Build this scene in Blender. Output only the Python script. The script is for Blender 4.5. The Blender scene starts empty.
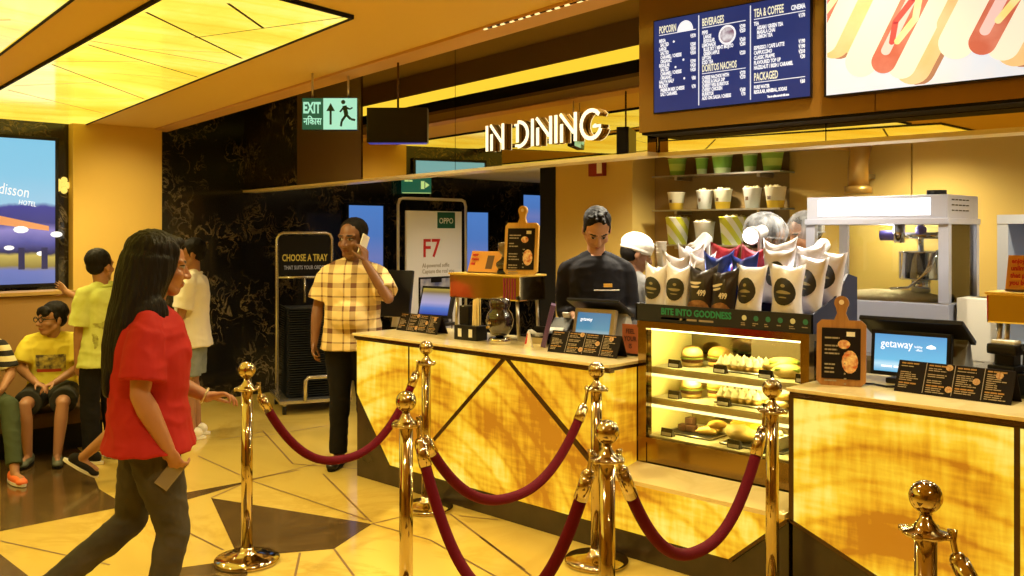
import bpy, bmesh, math, random
from mathutils import Vector as V, Matrix, noise
random.seed(7)
SC = bpy.context.scene
COL = SC.collection
PI = math.pi
R = math.radians

# ------------------------------------------------------------------ materials
MATS = {}
def mat(name, col, rough=.5, metal=0., emit=0., col2=None, nscale=8., bump=0., bscale=60., coat=0., trans=0., stretch=None, sheen=0., spec=.5):
    if name in MATS: return MATS[name]
    if rough >= .65 and spec == .5: spec = .15
    m = bpy.data.materials.new(name); m.use_nodes = True
    nt = m.node_tree; b = nt.nodes['Principled BSDF']
    c4 = (*col, 1)
    b.inputs['Base Color'].default_value = c4
    b.inputs['Roughness'].default_value = rough
    b.inputs['Metallic'].default_value = metal
    b.inputs['Specular IOR Level'].default_value = spec
    if coat: b.inputs['Coat Weight'].default_value = coat; b.inputs['Coat Roughness'].default_value = .08
    if sheen: b.inputs['Sheen Weight'].default_value = sheen; b.inputs['Sheen Roughness'].default_value = .4
    if trans: b.inputs['Transmission Weight'].default_value = trans
    if emit:
        b.inputs['Emission Color'].default_value = c4; b.inputs['Emission Strength'].default_value = emit
        b.inputs['Base Color'].default_value = (col[0]*.3, col[1]*.3, col[2]*.3, 1)
    if col2 or bump:
        tc = nt.nodes.new('ShaderNodeTexCoord'); mp = nt.nodes.new('ShaderNodeMapping')
        nt.links.new(tc.outputs['Object'], mp.inputs['Vector'])
        if stretch: mp.inputs['Scale'].default_value = stretch
    if col2:
        n = nt.nodes.new('ShaderNodeTexNoise'); n.inputs['Scale'].default_value = nscale; n.inputs['Detail'].default_value = 5
        nt.links.new(mp.outputs['Vector'], n.inputs['Vector'])
        r = nt.nodes.new('ShaderNodeValToRGB'); r.color_ramp.elements[0].color = c4; r.color_ramp.elements[1].color = (*col2, 1)
        r.color_ramp.elements[0].position = .35; r.color_ramp.elements[1].position = .65
        nt.links.new(n.outputs['Fac'], r.inputs['Fac'])
        nt.links.new(r.outputs['Color'], b.inputs['Emission Color' if emit else 'Base Color'])
    if bump:
        n2 = nt.nodes.new('ShaderNodeTexNoise'); n2.inputs['Scale'].default_value = bscale; n2.inputs['Detail'].default_value = 3
        nt.links.new(mp.outputs['Vector'], n2.inputs['Vector'])
        bp = nt.nodes.new('ShaderNodeBump'); bp.inputs['Strength'].default_value = bump; bp.inputs['Distance'].default_value = .02
        nt.links.new(n2.outputs['Fac'], bp.inputs['Height']); nt.links.new(bp.outputs['Normal'], b.inputs['Normal'])
    MATS[name] = m
    return m

def onyx(name, stops, strength, scale=(1, 1, 1), bands=3., dist=6., rings=True, fine=.35):
    """Backlit onyx: the lamp behind the stone shows its own bands and veins."""
    m = bpy.data.materials.new(name); m.use_nodes = True; nt = m.node_tree; b = nt.nodes['Principled BSDF']
    N = nt.nodes.new; L = nt.links.new
    tc = N('ShaderNodeTexCoord'); mp = N('ShaderNodeMapping'); mp.inputs['Scale'].default_value = scale; mp.inputs['Location'].default_value = (.42, 0, .55)
    L(tc.outputs['Object'], mp.inputs['Vector'])
    w = N('ShaderNodeTexWave'); w.wave_type = 'RINGS' if rings else 'BANDS'; w.rings_direction = 'SPHERICAL'
    w.inputs['Scale'].default_value = bands; w.inputs['Distortion'].default_value = dist; w.inputs['Detail'].default_value = 4
    w.inputs['Detail Scale'].default_value = 1.2; w.inputs['Detail Roughness'].default_value = .6
    n = N('ShaderNodeTexNoise'); n.inputs['Scale'].default_value = 1.5; n.inputs['Detail'].default_value = 3; n.inputs['Roughness'].default_value = .45
    n2 = N('ShaderNodeTexNoise'); n2.inputs['Scale'].default_value = 14; n2.inputs['Detail'].default_value = 6
    m3 = N('ShaderNodeMapping'); m3.inputs['Scale'].default_value = (2.2, 2.2, .35); m3.inputs['Rotation'].default_value = (0, .25, 0); L(mp.outputs['Vector'], m3.inputs['Vector'])
    for t in (w, n): L(mp.outputs['Vector'], t.inputs['Vector'])
    L(m3.outputs['Vector'], n2.inputs['Vector'])
    a1 = N('ShaderNodeMath'); a1.operation = 'MULTIPLY_ADD'; a1.inputs[1].default_value = .13
    L(w.outputs['Fac'], a1.inputs[0]); 
    m1 = N('ShaderNodeMath'); m1.operation = 'MULTIPLY'; m1.inputs[1].default_value = 1.25; L(n.outputs['Fac'], m1.inputs[0]); L(m1.outputs[0], a1.inputs[2])
    a2 = N('ShaderNodeMath'); a2.operation = 'MULTIPLY_ADD'; a2.inputs[1].default_value = fine; L(n2.outputs['Fac'], a2.inputs[0]); L(a1.outputs[0], a2.inputs[2])
    m4 = N('ShaderNodeMapping'); m4.inputs['Scale'].default_value = (.35, .35, 2.6); L(mp.outputs['Vector'], m4.inputs['Vector'])
    n4 = N('ShaderNodeTexNoise'); n4.inputs['Scale'].default_value = 14; n4.inputs['Detail'].default_value = 6; L(m4.outputs['Vector'], n4.inputs['Vector'])
    a3 = N('ShaderNodeMath'); a3.operation = 'MULTIPLY_ADD'; a3.inputs[1].default_value = fine*.9; L(n4.outputs['Fac'], a3.inputs[0]); L(a2.outputs[0], a3.inputs[2])
    wv = N('ShaderNodeTexWave'); wv.wave_type = 'RINGS'; wv.rings_direction = 'SPHERICAL'; wv.inputs['Scale'].default_value = bands*2.3; wv.inputs['Distortion'].default_value = dist*.5; wv.inputs['Detail'].default_value = 3
    L(mp.outputs['Vector'], wv.inputs['Vector']); pw = N('ShaderNodeMath'); pw.operation = 'POWER'; pw.inputs[1].default_value = 9; L(wv.outputs['Fac'], pw.inputs[0])
    a5 = N('ShaderNodeMath'); a5.operation = 'MULTIPLY_ADD'; a5.inputs[1].default_value = -.10; L(pw.outputs[0], a5.inputs[0]); L(a3.outputs[0], a5.inputs[2])
    sb = N('ShaderNodeMath'); sb.operation = 'SUBTRACT'; sb.inputs[1].default_value = fine*.95+.20; L(a5.outputs[0], sb.inputs[0])
    r = N('ShaderNodeValToRGB'); e = r.color_ramp.elements
    e[0].position, e[0].color = stops[0][0], (*stops[0][1], 1); e[1].position, e[1].color = stops[-1][0], (*stops[-1][1], 1)
    for p, c in stops[1:-1]:
        x = e.new(p); x.color = (*c, 1)
    L(sb.outputs[0], r.inputs['Fac'])
    L(r.outputs['Color'], b.inputs['Emission Color']); b.inputs['Emission Strength'].default_value = strength
    b.inputs['Base Color'].default_value = (.12, .07, .02, 1); b.inputs['Roughness'].default_value = .12
    MATS[name] = m
    return m

def marble(name, base, vein, rough, scale=1.6, width=.03, coat=.4):
    m = bpy.data.materials.new(name); m.use_nodes = True; nt = m.node_tree; b = nt.nodes['Principled BSDF']
    N = nt.nodes.new; L = nt.links.new
    tc = N('ShaderNodeTexCoord')
    n = N('ShaderNodeTexNoise'); n.inputs['Scale'].default_value = scale; n.inputs['Detail'].default_value = 9; n.inputs['Roughness'].default_value = .62
    n.inputs['Distortion'].default_value = 1.1
    L(tc.outputs['Object'], n.inputs['Vector'])
    s = N('ShaderNodeMath'); s.operation = 'SUBTRACT'; s.inputs[1].default_value = .5; L(n.outputs['Fac'], s.inputs[0])
    a = N('ShaderNodeMath'); a.operation = 'ABSOLUTE'; L(s.outputs[0], a.inputs[0])
    n3 = N('ShaderNodeTexNoise'); n3.inputs['Scale'].default_value = scale*.5; n3.inputs['Detail'].default_value = 3; L(tc.outputs['Object'], n3.inputs['Vector'])
    gt = N('ShaderNodeMapRange'); gt.inputs[1].default_value = .42; gt.inputs[2].default_value = .66; L(n3.outputs['Fac'], gt.inputs[0])
    r = N('ShaderNodeMapRange'); r.inputs[1].default_value = 0; r.inputs[2].default_value = width; r.inputs[3].default_value = 1; r.inputs[4].default_value = 0
    L(a.outputs[0], r.inputs[0])
    mu = N('ShaderNodeMath'); mu.operation = 'MULTIPLY'; L(r.outputs[0], mu.inputs[0]); L(gt.outputs[0], mu.inputs[1])
    mx = N('ShaderNodeMixRGB'); mx.inputs[1].default_value = (*base, 1); mx.inputs[2].default_value = (*vein, 1); L(mu.outputs[0], mx.inputs[0])
    L(mx.outputs[0], b.inputs['Base Color']); b.inputs['Roughness'].default_value = rough
    b.inputs['Coat Weight'].default_value = coat; b.inputs['Coat Roughness'].default_value = .1
    MATS[name] = m
    return m

def plaid(name):
    """Cream and gold check cloth with brown crossing stripes."""
    m = bpy.data.materials.new(name); m.use_nodes = True; nt = m.node_tree; b = nt.nodes['Principled BSDF']
    N = nt.nodes.new; L = nt.links.new
    tc = N('ShaderNodeTexCoord'); sp = N('ShaderNodeSeparateXYZ'); L(tc.outputs['Object'], sp.inputs[0])
    fac = None
    for ax, per, wd, off in (('X', .165, .24, .05), ('Z', .155, .22, 0), ('X', .165, .07, .135), ('Z', .155, .07, .065)):
        a = N('ShaderNodeMath'); a.operation = 'ADD'; a.inputs[1].default_value = off + 10*per; L(sp.outputs[ax], a.inputs[0])
        d = N('ShaderNodeMath'); d.operation = 'DIVIDE'; d.inputs[1].default_value = per; L(a.outputs[0], d.inputs[0])
        f = N('ShaderNodeMath'); f.operation = 'FRACT'; L(d.outputs[0], f.inputs[0])
        l = N('ShaderNodeMath'); l.operation = 'LESS_THAN'; l.inputs[1].default_value = wd; L(f.outputs[0], l.inputs[0])
        k = N('ShaderNodeMath'); k.operation = 'MULTIPLY'; k.inputs[1].default_value = .48; L(l.outputs[0], k.inputs[0])
        if fac is None: fac = k
        else:
            s = N('ShaderNodeMath'); s.operation = 'ADD'; s.use_clamp = True; L(fac.outputs[0], s.inputs[0]); L(k.outputs[0], s.inputs[1]); fac = s
    mx = N('ShaderNodeMixRGB'); mx.inputs[1].default_value = (.82, .62, .26, 1); mx.inputs[2].default_value = (.13, .04, .015, 1)
    L(fac.outputs[0], mx.inputs[0]); L(mx.outputs[0], b.inputs['Base Color']); b.inputs['Roughness'].default_value = .85
    MATS[name] = m
    return m

def stripes(name, c1, c2, per, duty=.5, axis='Z'):
    m = bpy.data.materials.new(name); m.use_nodes = True; nt = m.node_tree; b = nt.nodes['Principled BSDF']
    N = nt.nodes.new; L = nt.links.new
    tc = N('ShaderNodeTexCoord'); sp = N('ShaderNodeSeparateXYZ'); L(tc.outputs['Object'], sp.inputs[0])
    a = N('ShaderNodeMath'); a.operation = 'ADD'; a.inputs[1].default_value = 20*per; L(sp.outputs[axis], a.inputs[0])
    d = N('ShaderNodeMath'); d.operation = 'DIVIDE'; d.inputs[1].default_value = per; L(a.outputs[0], d.inputs[0])
    f = N('ShaderNodeMath'); f.operation = 'FRACT'; L(d.outputs[0], f.inputs[0])
    l = N('ShaderNodeMath'); l.operation = 'LESS_THAN'; l.inputs[1].default_value = duty; L(f.outputs[0], l.inputs[0])
    mx = N('ShaderNodeMixRGB'); mx.inputs[1].default_value = (*c1, 1); mx.inputs[2].default_value = (*c2, 1)
    L(l.outputs[0], mx.inputs[0]); L(mx.outputs[0], b.inputs['Base Color']); b.inputs['Roughness'].default_value = .8
    MATS[name] = m
    return m

def picture(name, build, emit):
    """A lit screen or poster whose picture is worked out from Generated coordinates (u across, v up)."""
    m = bpy.data.materials.new(name); m.use_nodes = True; nt = m.node_tree; b = nt.nodes['Principled BSDF']
    N = nt.nodes.new; L = nt.links.new
    tc = N('ShaderNodeTexCoord')
    c = build(N, L, tc)
    if emit:
        L(c, b.inputs['Emission Color']); b.inputs['Emission Strength'].default_value = emit; b.inputs['Base Color'].default_value = (.02, .02, .02, 1)
    else: L(c, b.inputs['Base Color'])
    b.inputs['Roughness'].default_value = .15
    MATS[name] = m
    return m

# ------------------------------------------------------------------ mesh helpers
class B:
    """Collects shapes, each with a material slot, and links them as one mesh object."""
    def __init__(s): s.bm = bmesh.new(); s.mi = 0; s.mats = []
    def use(s, m):
        if m not in s.mats: s.mats.append(m)
        s.mi = s.mats.index(m); return s
    def _own(s, verts, smooth=False):
        for f in {f for v in verts for f in v.link_faces}:
            f.material_index = s.mi; f.smooth = smooth
    def box(s, c, d, bev=0., rot=None, seg=2):
        M = Matrix.Translation(V(c)) @ (rot.to_4x4() if rot else Matrix()) @ Matrix.Diagonal((*d, 1))
        r = bmesh.ops.create_cube(s.bm, size=1, matrix=M); vs = r['verts']
        if bev:
            es = list({e for v in vs for e in v.link_edges})
            rb = bmesh.ops.bevel(s.bm, geom=es, offset=bev, segments=seg, affect='EDGES', profile=.7)
            vs = list(set(rb['verts']) | {v for v in vs if v.is_valid})
        s._own(vs); return s
    def bx(s, x0, x1, y0, y1, z0, z1, bev=0.):
        return s.box(((x0+x1)/2, (y0+y1)/2, (z0+z1)/2), (abs(x1-x0), abs(y1-y0), abs(z1-z0)), bev)
    def cyl(s, p0, p1, r0, r1=None, n=20, smooth=True):
        p0, p1 = V(p0), V(p1); r1 = r0 if r1 is None else r1; ax = (p1-p0)
        if ax.length < 1e-7: ax = V((0, 0, 1e-4)); p1 = p0+ax
        Q = ax.to_track_quat('Z', 'Y'); L = []
        for p, r in ((p0, r0), (p1, r1)): L.append([s.bm.verts.new(p + Q @ V((r*math.cos(2*PI*i/n), r*math.sin(2*PI*i/n), 0))) for i in range(n)])
        for i in range(n):
            f = s.bm.faces.new((L[0][i], L[0][(i+1) % n], L[1][(i+1) % n], L[1][i])); f.material_index = s.mi; f.smooth = smooth
        for q in (L[0][::-1], L[1]): f = s.bm.faces.new(q); f.material_index = s.mi
        return s
    def sph(s, c, r, rot=None, u=16, v=10):
        d = (r, r, r) if isinstance(r, (int, float)) else r
        M = Matrix.Translation(V(c)) @ (rot.to_4x4() if rot else Matrix()) @ Matrix.Diagonal((*d, 1)); new = s.bm.verts.new
        top, bot = new(M @ V((0, 0, 1))), new(M @ V((0, 0, -1)))
        g = [[new(M @ V((math.sin(PI*j/v)*math.cos(2*PI*i/u), math.sin(PI*j/v)*math.sin(2*PI*i/u), math.cos(PI*j/v)))) for i in range(u)] for j in range(1, v)]
        fs = []
        for i in range(u):
            k = (i+1) % u
            fs.append(s.bm.faces.new((top, g[0][i], g[0][k]))); fs.append(s.bm.faces.new((bot, g[-1][k], g[-1][i])))
            for j in range(v-2): fs.append(s.bm.faces.new((g[j][i], g[j+1][i], g[j+1][k], g[j][k])))
        for f in fs: f.material_index = s.mi; f.smooth = True
        return s
    def lathe(s, prof, c=(0, 0, 0), n=28, rot=None):
        c = V(c); rings = []
        for r, z in prof:
            if r < 1e-5: p = [V((0, 0, z))]
            else: p = [V((r*math.cos(2*PI*i/n), r*math.sin(2*PI*i/n), z)) for i in range(n)]
            rings.append([s.bm.verts.new(c + (rot @ q if rot else q)) for q in p])
        for a, b in zip(rings, rings[1:]):
            for i in range(n):
                j = (i+1) % n
                q = [a[i % len(a)], a[j % len(a)], b[j % len(b)], b[i % len(b)]]
                q = list(dict.fromkeys(q))
                if len(q) > 2:
                    f = s.bm.faces.new(q); f.material_index = s.mi; f.smooth = True
        for k in (0, -1):
            if len(rings[k]) > 2:
                f = s.bm.faces.new(rings[k] if k else rings[k][::-1]); f.material_index = s.mi
        return s
    def tube(s, pts, r, n=10, closed=False):
        pts = [V(p) for p in pts]; m = len(pts); rings = []; up = None
        for i, p in enumerate(pts):
            a = pts[(i-1) % m] if closed or i else p; b = pts[(i+1) % m] if closed or i < m-1 else p
            t = (b-a).normalized()
            if up is None: up = V((0, 0, 1)) if abs(t.z) < .9 else V((1, 0, 0))
            x = up.cross(t).normalized(); up = t.cross(x).normalized()
            rr = r[i] if isinstance(r, (list, tuple)) else r
            rings.append([s.bm.verts.new(p + (x*math.cos(2*PI*k/n) + up*math.sin(2*PI*k/n))*rr) for k in range(n)])
        for i in range(m if closed else m-1):
            a, b = rings[i], rings[(i+1) % m]
            for k in range(n):
                f = s.bm.faces.new((a[k], a[(k+1) % n], b[(k+1) % n], b[k])); f.material_index = s.mi; f.smooth = True
        if not closed:
            for k, q in ((0, rings[0][::-1]), (1, rings[-1])):
                f = s.bm.faces.new(q); f.material_index = s.mi
        return s
    def prism(s, poly, y0, y1, axis='y'):
        """A polygon in (x, z) pulled from y0 to y1; axis 'z': (x, y) from z0 to z1; axis 'x': (y, z) along x."""
        def P(a, b, t): return (a, t, b) if axis == 'y' else ((a, b, t) if axis == 'z' else (t, a, b))
        A = [s.bm.verts.new(P(a, b, y0)) for a, b in poly]; Bv = [s.bm.verts.new(P(a, b, y1)) for a, b in poly]
        n = len(poly); fs = [s.bm.faces.new(A), s.bm.faces.new(Bv[::-1])]
        for i in range(n): fs.append(s.bm.faces.new((A[i], Bv[i], Bv[(i+1) % n], A[(i+1) % n])))
        for f in fs: f.material_index = s.mi
        bmesh.ops.recalc_face_normals(s.bm, faces=fs); return s
    def quad(s, pts):
        f = s.bm.faces.new([s.bm.verts.new(p) for p in pts]); f.material_index = s.mi; return s
    def bars(s, x0, x1, z1, rows, dz, h, y, seed=0, price=False, indent=.0):
        """Rows of tiny unreadable print on an upright face."""
        rg = random.Random(seed)
        for k in range(rows):
            if rg.random() < .12: continue
            z = z1 - k*dz; a = x0 + (indent if rg.random() < .4 else 0); b = a + (x1-x0)*rg.uniform(.35, .72 if price else .95)
            q = a
            while q < b:
                w = rg.uniform(.15, .4)*(x1-x0); e = min(q+w, b)
                s.quad([(q, y, z), (e, y, z), (e, y, z-h), (q, y, z-h)][::-1]); q = e + .03*(x1-x0)
            if price: s.quad([(x1-.12*(x1-x0), y, z), (x1, y, z), (x1, y, z-h), (x1-.12*(x1-x0), y, z-h)][::-1])
        return s
    def obj(s, name, mats=None, parent=None, loc=None, rot=None, smooth=None):
        me = bpy.data.meshes.new(name); 
        if smooth is not None:
            for f in s.bm.faces: f.smooth = smooth
        s.bm.to_mesh(me); s.bm.free()
        ml = s.mats if s.mats else (mats if isinstance(mats, (list, tuple)) else [mats])
        for m in ml: me.materials.append(m)
        o = bpy.data.objects.new(name, me); COL.objects.link(o)
        if parent: o.parent = parent
        if loc: o.location = loc
        if rot: o.rotation_euler = rot
        return o

def tag(o, label, cat, group=None):
    o['label'] = label; o['category'] = cat
    if group: o['group'] = group
    return o
def thing(name, label, cat, loc=(0, 0, 0), rz=0., group=None):
    o = bpy.data.objects.new(name, None); o.empty_display_size = .1; COL.objects.link(o)
    o.location = loc; o.rotation_euler = (0, 0, rz)
    return tag(o, label, cat, group)
def structure(o): o['kind'] = 'structure'; return o
KIDS = {}
def dup(o, loc=None, rz=None, label=None, group=None, parent=None, scale=None, rot=None):
    c = o.copy(); COL.objects.link(c)
    if parent: c.parent = parent
    if loc is not None: c.location = loc
    if rz is not None: c.rotation_euler = (0, 0, rz)
    if rot is not None: c.rotation_euler = rot
    if scale: c.scale = scale
    if label: c['label'] = label
    if group: c['group'] = group
    for k in [k for k in COL.objects if k.parent == o]: dup(k, parent=c)
    return c
def txt(name, body, size, m, parent, loc, rot=(PI/2, 0, 0), align='LEFT', sx=1., ext=.0008, bold=0., line=1.):
    cu = bpy.data.curves.new(name, 'FONT'); cu.body = body; cu.size = size; cu.align_x = align; cu.extrude = ext; cu.offset = bold
    cu.space_line = line; cu.resolution_u = 2
    c = bpy.data.objects.new(name, cu); COL.objects.link(c)
    me = bpy.data.meshes.new_from_object(c); bpy.data.objects.remove(c); me.materials.clear(); me.materials.append(m)
    o = bpy.data.objects.new(name, me); COL.objects.link(o); o.parent = parent; o.location = loc; o.rotation_euler = rot; o.scale = (sx, 1, 1)
    return o

# ------------------------------------------------------------------ shared materials
brass = mat('polished_brass', (.56, .45, .27), .09, 1.)
steel = mat('brushed_steel', (.62, .58, .5), .28, 1.)
chrome = mat('chrome', (.8, .78, .72), .08, 1.)
velvet = mat('red_velvet', (.105, .001, .008), .8, spec=.15, bump=.25, bscale=220)
black = mat('black_plastic', (.008, .007, .008), .35, spec=.3)
blackm = mat('black_matte', (.009, .008, .007), .7, spec=.2)
darkbronze = mat('dark_bronze', (.10, .055, .025), .25, .7)
white = mat('white_plastic', (.85, .82, .75), .4)
paper = mat('white_paper', (.88, .84, .74), .7)
wood = mat('oak_board', (.42, .2, .055), .5, col2=(.3, .13, .035), nscale=6, stretch=(8, 8, 1))
woodlight = mat('light_board', (.72, .42, .09), .5, col2=(.6, .33, .06), nscale=6, stretch=(8, 8, 1))
menu_black = mat('menu_card_black', (.012, .008, .007), .6, spec=.12)
print_w = mat('pale_print', (.75, .66, .5), .6)
print_g = mat('gold_print', (.62, .33, .05), .6)
print_dim = mat('dim_print', (.34, .28, .2), .6)
slabm = marble('counter_marble', (.90, .72, .34), (.72, .52, .18), .15, 2.0, .05)
plinthm = mat('dark_stone', (.035, .022, .012), .25, col2=(.055, .035, .018), nscale=5)
tan = mat('tan_wall_panel', (.70, .47, .12), .75, bump=.06, bscale=180)
brownwall = mat('brown_wall_panel', (.33, .21, .075), .7, bump=.05, bscale=160)
yellowwall = mat('ochre_wall_panel', (.66, .46, .12), .7, bump=.05, bscale=160)
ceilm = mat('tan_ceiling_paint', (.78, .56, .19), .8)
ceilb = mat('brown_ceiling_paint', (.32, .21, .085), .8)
bmarble = marble('black_marble', (.008, .007, .006), (.22, .165, .085), .18, 5.5, .030, .5)
mirror = mat('bronze_mirror', (.70, .62, .42), .015, 1.)
fasciam = mat('bronze_lacquer', (.30, .15, .035), .22, .25, coat=.4)
red_print = mat('red_print', (.55, .02, .015), .6)
onyxf = onyx('counter_onyx', [(.28, (.46, .15, .004)), (.41, (.74, .35, .010)), (.53, (.90, .56, .026)), (.70, (1., .80, .15))], 1.0, (1, 1, 1), 1.0, 2.6, fine=.34)
onyxc = onyx('ceiling_onyx', [(.2, (.80, .50, .03)), (.5, (.88, .66, .07)), (.75, (.92, .74, .16))], 1.35, (.7, .7, 1), 1.2, 4., fine=.2)
cove = mat('cove_light', (.95, .66, .06), .5, emit=1.6)

# ------------------------------------------------------------------ camera and lamps
cam = bpy.data.cameras.new('camera'); co = bpy.data.objects.new('camera', cam); COL.objects.link(co); SC.camera = co
cam.sensor_width = 36; cam.lens = 930/1024*36; cam.shift_y = -56/1024; cam.clip_start = .05
co.location = (0, 0, 1.62); co.rotation_euler = (PI/2, 0, math.atan2(.695, .719))
SC.view_settings.view_transform = 'Standard'; SC.view_settings.look = 'None'; SC.view_settings.gamma = 1; SC.view_settings.use_curve_mapping = False
SC.view_settings.exposure = 0.0
SC.cycles.use_denoising = True; SC.cycles.max_bounces = 7; SC.cycles.caustics_reflective = False; SC.cycles.caustics_refractive = False
SC.cycles.sample_clamp_indirect = 4
w = bpy.data.worlds.new('world'); SC.world = w; w.use_nodes = True
w.node_tree.nodes['Background'].inputs[0].default_value = (.9, .6, .25, 1); w.node_tree.nodes['Background'].inputs[1].default_value = .15
WARM = (1, .82, .40)
def spot(loc, e, col=WARM, ang=130, blend=.8, rad=.06, aim=None):
    l = bpy.data.lights.new('downlight_or_fill', 'SPOT'); l.energy = e; l.color = col; l.spot_size = R(ang); l.spot_blend = blend; l.shadow_soft_size = rad
    o = bpy.data.objects.new('downlight_or_fill', l); COL.objects.link(o); o.location = loc
    if aim: o.rotation_euler = (V(aim)-V(loc)).to_track_quat('-Z', 'Y').to_euler()
def point(loc, e, col=WARM, rad=.05):
    l = bpy.data.lights.new('lamp', 'POINT'); l.energy = e; l.color = col; l.shadow_soft_size = rad
    o = bpy.data.objects.new('lamp', l); COL.objects.link(o); o.location = loc
ZS = 2.56
LAMPS = [(-10, .2, 60), (-5.2, 2.75, 112), (-3.4, 2.55, 82), (-1.9, 2.3, 78), (-2.2, .9, 78), (-6.4, 1.0, 100), (-4.6, -.6, 100), (-1.0, -1.0, 80), (.6, 1.4, 80), (-7.3, 3.0, 90), (-6.9, 2.2, 50)]
for x, y, e in LAMPS: spot((x, y, ZS-.03), e)
spot((-7.0, 3.3, ZS-.03), 75, WARM, 85, .9, .06, (-8.2, 3.5, 1.3))  # extra spot without a fixture, added to brighten the tan pillar
for x, y, e in [(-4.6, 3.95, 70), (-3.2, 3.72, 70), (-1.6, 3.5, 70), (-.4, 3.4, 60)]: spot((x, y, 2.96), e, WARM, 100)
for x, y, e in [(-4.2, 4.5, 80), (-3.6, 4.85, 90), (-2.3, 4.6, 75), (-1.1, 4.6, 85), (-3.6, 5.6, 100), (-.8, 5.6, 80), (-2.2, 5.7, 60)]: spot((x, y, 2.24), e, (1, .90, .68), 150)
for x, y, e in [(-6.3, 5.0, 40), (-6.1, 6.6, 70), (-6.0, 8.4, 40)]: spot((x, y, 2.24), e, (1, .88, .66), 150)
# ------------------------------------------------------------------ the setting
def edge_y(x): return 2.97 - .1622*(x+2.17)
tile = marble('cream_floor_marble', (.70, .50, .11), (.58, .39, .07), .14, 1.2, .06, .3)
tile_d = marble('brown_floor_marble', (.10, .058, .018), (.20, .12, .04), .18, 2.0, .03, .3)
grout = mat('floor_joint', (.20, .11, .03), .6)
F = B().use(tile)
F.quad([(-12.3, -4.5, 0), (3, -4.5, 0), (3, 9.5, 0), (-12.3, 9.5, 0)])
F.use(tile_d)
def gp(px, py):
    t = 1.62*930/(py-232); a = (px-512)/930
    return ((a*.719-.695)*t, (a*.695+.719)*t)
SH = [[(211, 498), (372, 524), (334, 549), (238, 557)], [(130, 503), (241, 482.5), (252, 481), (192, 498.5), (130, 513)], [(0, 531.5), (127, 506), (99, 489), (85, 455), (60, 432), (0, 432)],
      [(0, 554), (40, 585), (0, 640), (-80, 560)], [(165, 570), (215, 563), (248, 572), (235, 620), (150, 640)]]
for poly in [[gp(*q) for q in P_] for P_ in SH]+[[(-8.3, .55), (-7.2, .9), (-7.5, 3.0), (-8.3, 3.0)], [(-2.2, 1.2), (-1.3, 2.1), (-.8, 1.0)], [(-6.9, 5.3), (-6.2, 6.6), (-5.6, 5.2)]]:
    F.quad([(x, y, .0008) for x, y in poly])
F.use(grout)
def joint(a, b, wd=.006):
    a, b = V((*a, .0014)), V((*b, .0014)); n = (b-a).cross(V((0, 0, 1))).normalized()*wd
    F.quad([a-n, a+n, b+n, b-n][::-1])
GL = [((263,431),(293,464)),((252,479),(300,470)),((323,474),(371,522)),((252,481),(367,520)),((334,549),(354,576)),((372,524),(430,540)),((185,531),(223,550)),
      ((0,541),(110,565)),((198,456),(240,475)),((450,514),(525,570)),((459,516),(498,520)),((480,537),(531,576)),((252,480),(376,449)),((293,464),(372,470)),((211,498),(252,480)),
      ((376,449),(440,470)),((240,440),(330,425)),((372,524),(450,505)),((300,553),(290,600)),((430,540),(520,590)),((220,440),(262,432))]
for a, b in GL: joint(gp(*a), gp(*b))
structure(F.obj('floor'))

CE = B().use(ceilm)
CE.prism([(-12.3, -4.5), (3, -4.5), (3, edge_y(3)), (-8.4, edge_y(-8.4)), (-8.4, 2.0), (-12.3, 2.0)], ZS, ZS+.06, 'z')
structure(CE.obj('ceiling'))
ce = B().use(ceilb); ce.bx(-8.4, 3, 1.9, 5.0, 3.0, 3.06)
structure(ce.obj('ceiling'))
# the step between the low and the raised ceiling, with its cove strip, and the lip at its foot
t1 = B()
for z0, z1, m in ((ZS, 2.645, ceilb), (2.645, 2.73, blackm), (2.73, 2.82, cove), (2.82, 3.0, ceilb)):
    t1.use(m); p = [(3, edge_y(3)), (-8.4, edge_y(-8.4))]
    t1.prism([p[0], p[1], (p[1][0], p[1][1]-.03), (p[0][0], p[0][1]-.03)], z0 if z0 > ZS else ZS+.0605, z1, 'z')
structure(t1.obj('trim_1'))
t2 = B().use(mat('copper_trim', (.62, .36, .13), .6))
p = [(3, edge_y(3)), (-8.4, edge_y(-8.4))]
t2.prism([(p[0][0], p[0][1]+.012), (p[1][0], p[1][1]+.012), (p[1][0], p[1][1]-.13), (p[0][0], p[0][1]-.17)], ZS-.014, ZS, 'z')
structure(t2.obj('trim_2'))
k2 = ce = B().use(mat('cream_ceiling_paint', (.85, .76, .52), .8)); ce.prism([(-8.4, 4.92), (-2.75, 4.03), (3, 4.12), (3, 9.5), (-8.4, 9.5)], 2.27, 2.38, 'z'); structure(ce.obj('ceiling'))

wl = B().use(bmarble); wl.bx(-8.45, -8.3, 1.9, 9.5, 0, 3.05); wl.bx(-12.3, -8.45, 1.9, 2.05, 0, 3.05); wl.bx(-12.4, -12.3, -4.5, 2.05, 0, 3.05); structure(wl.obj('wall_left'))
w2 = B().use(bmarble); w2.bx(-8.45, -5.4, 9.5, 9.6, 0, 2.5); structure(w2.obj('wall_far'))
w3 = B().use(tan); w3.bx(3, 3.1, -4.5, 9.6, 0, 3.05); structure(w3.obj('wall_right'))
w4 = B().use(tan); w4.bx(-12.4, 3.1, -4.6, -4.5, 0, 2.9); structure(w4.obj('wall_near'))
w5 = B().use(brownwall); w5.bx(-4.45, -3.2, 6.2, 6.3, 0, 2.4); w5.use(yellowwall); w5.bx(-3.2, -2.345, 6.17, 6.3, 0, 2.4); w5.bx(-2.335, 3, 6.17, 6.3, 0, 2.4)
structure(w5.obj('wall_back'))
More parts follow.
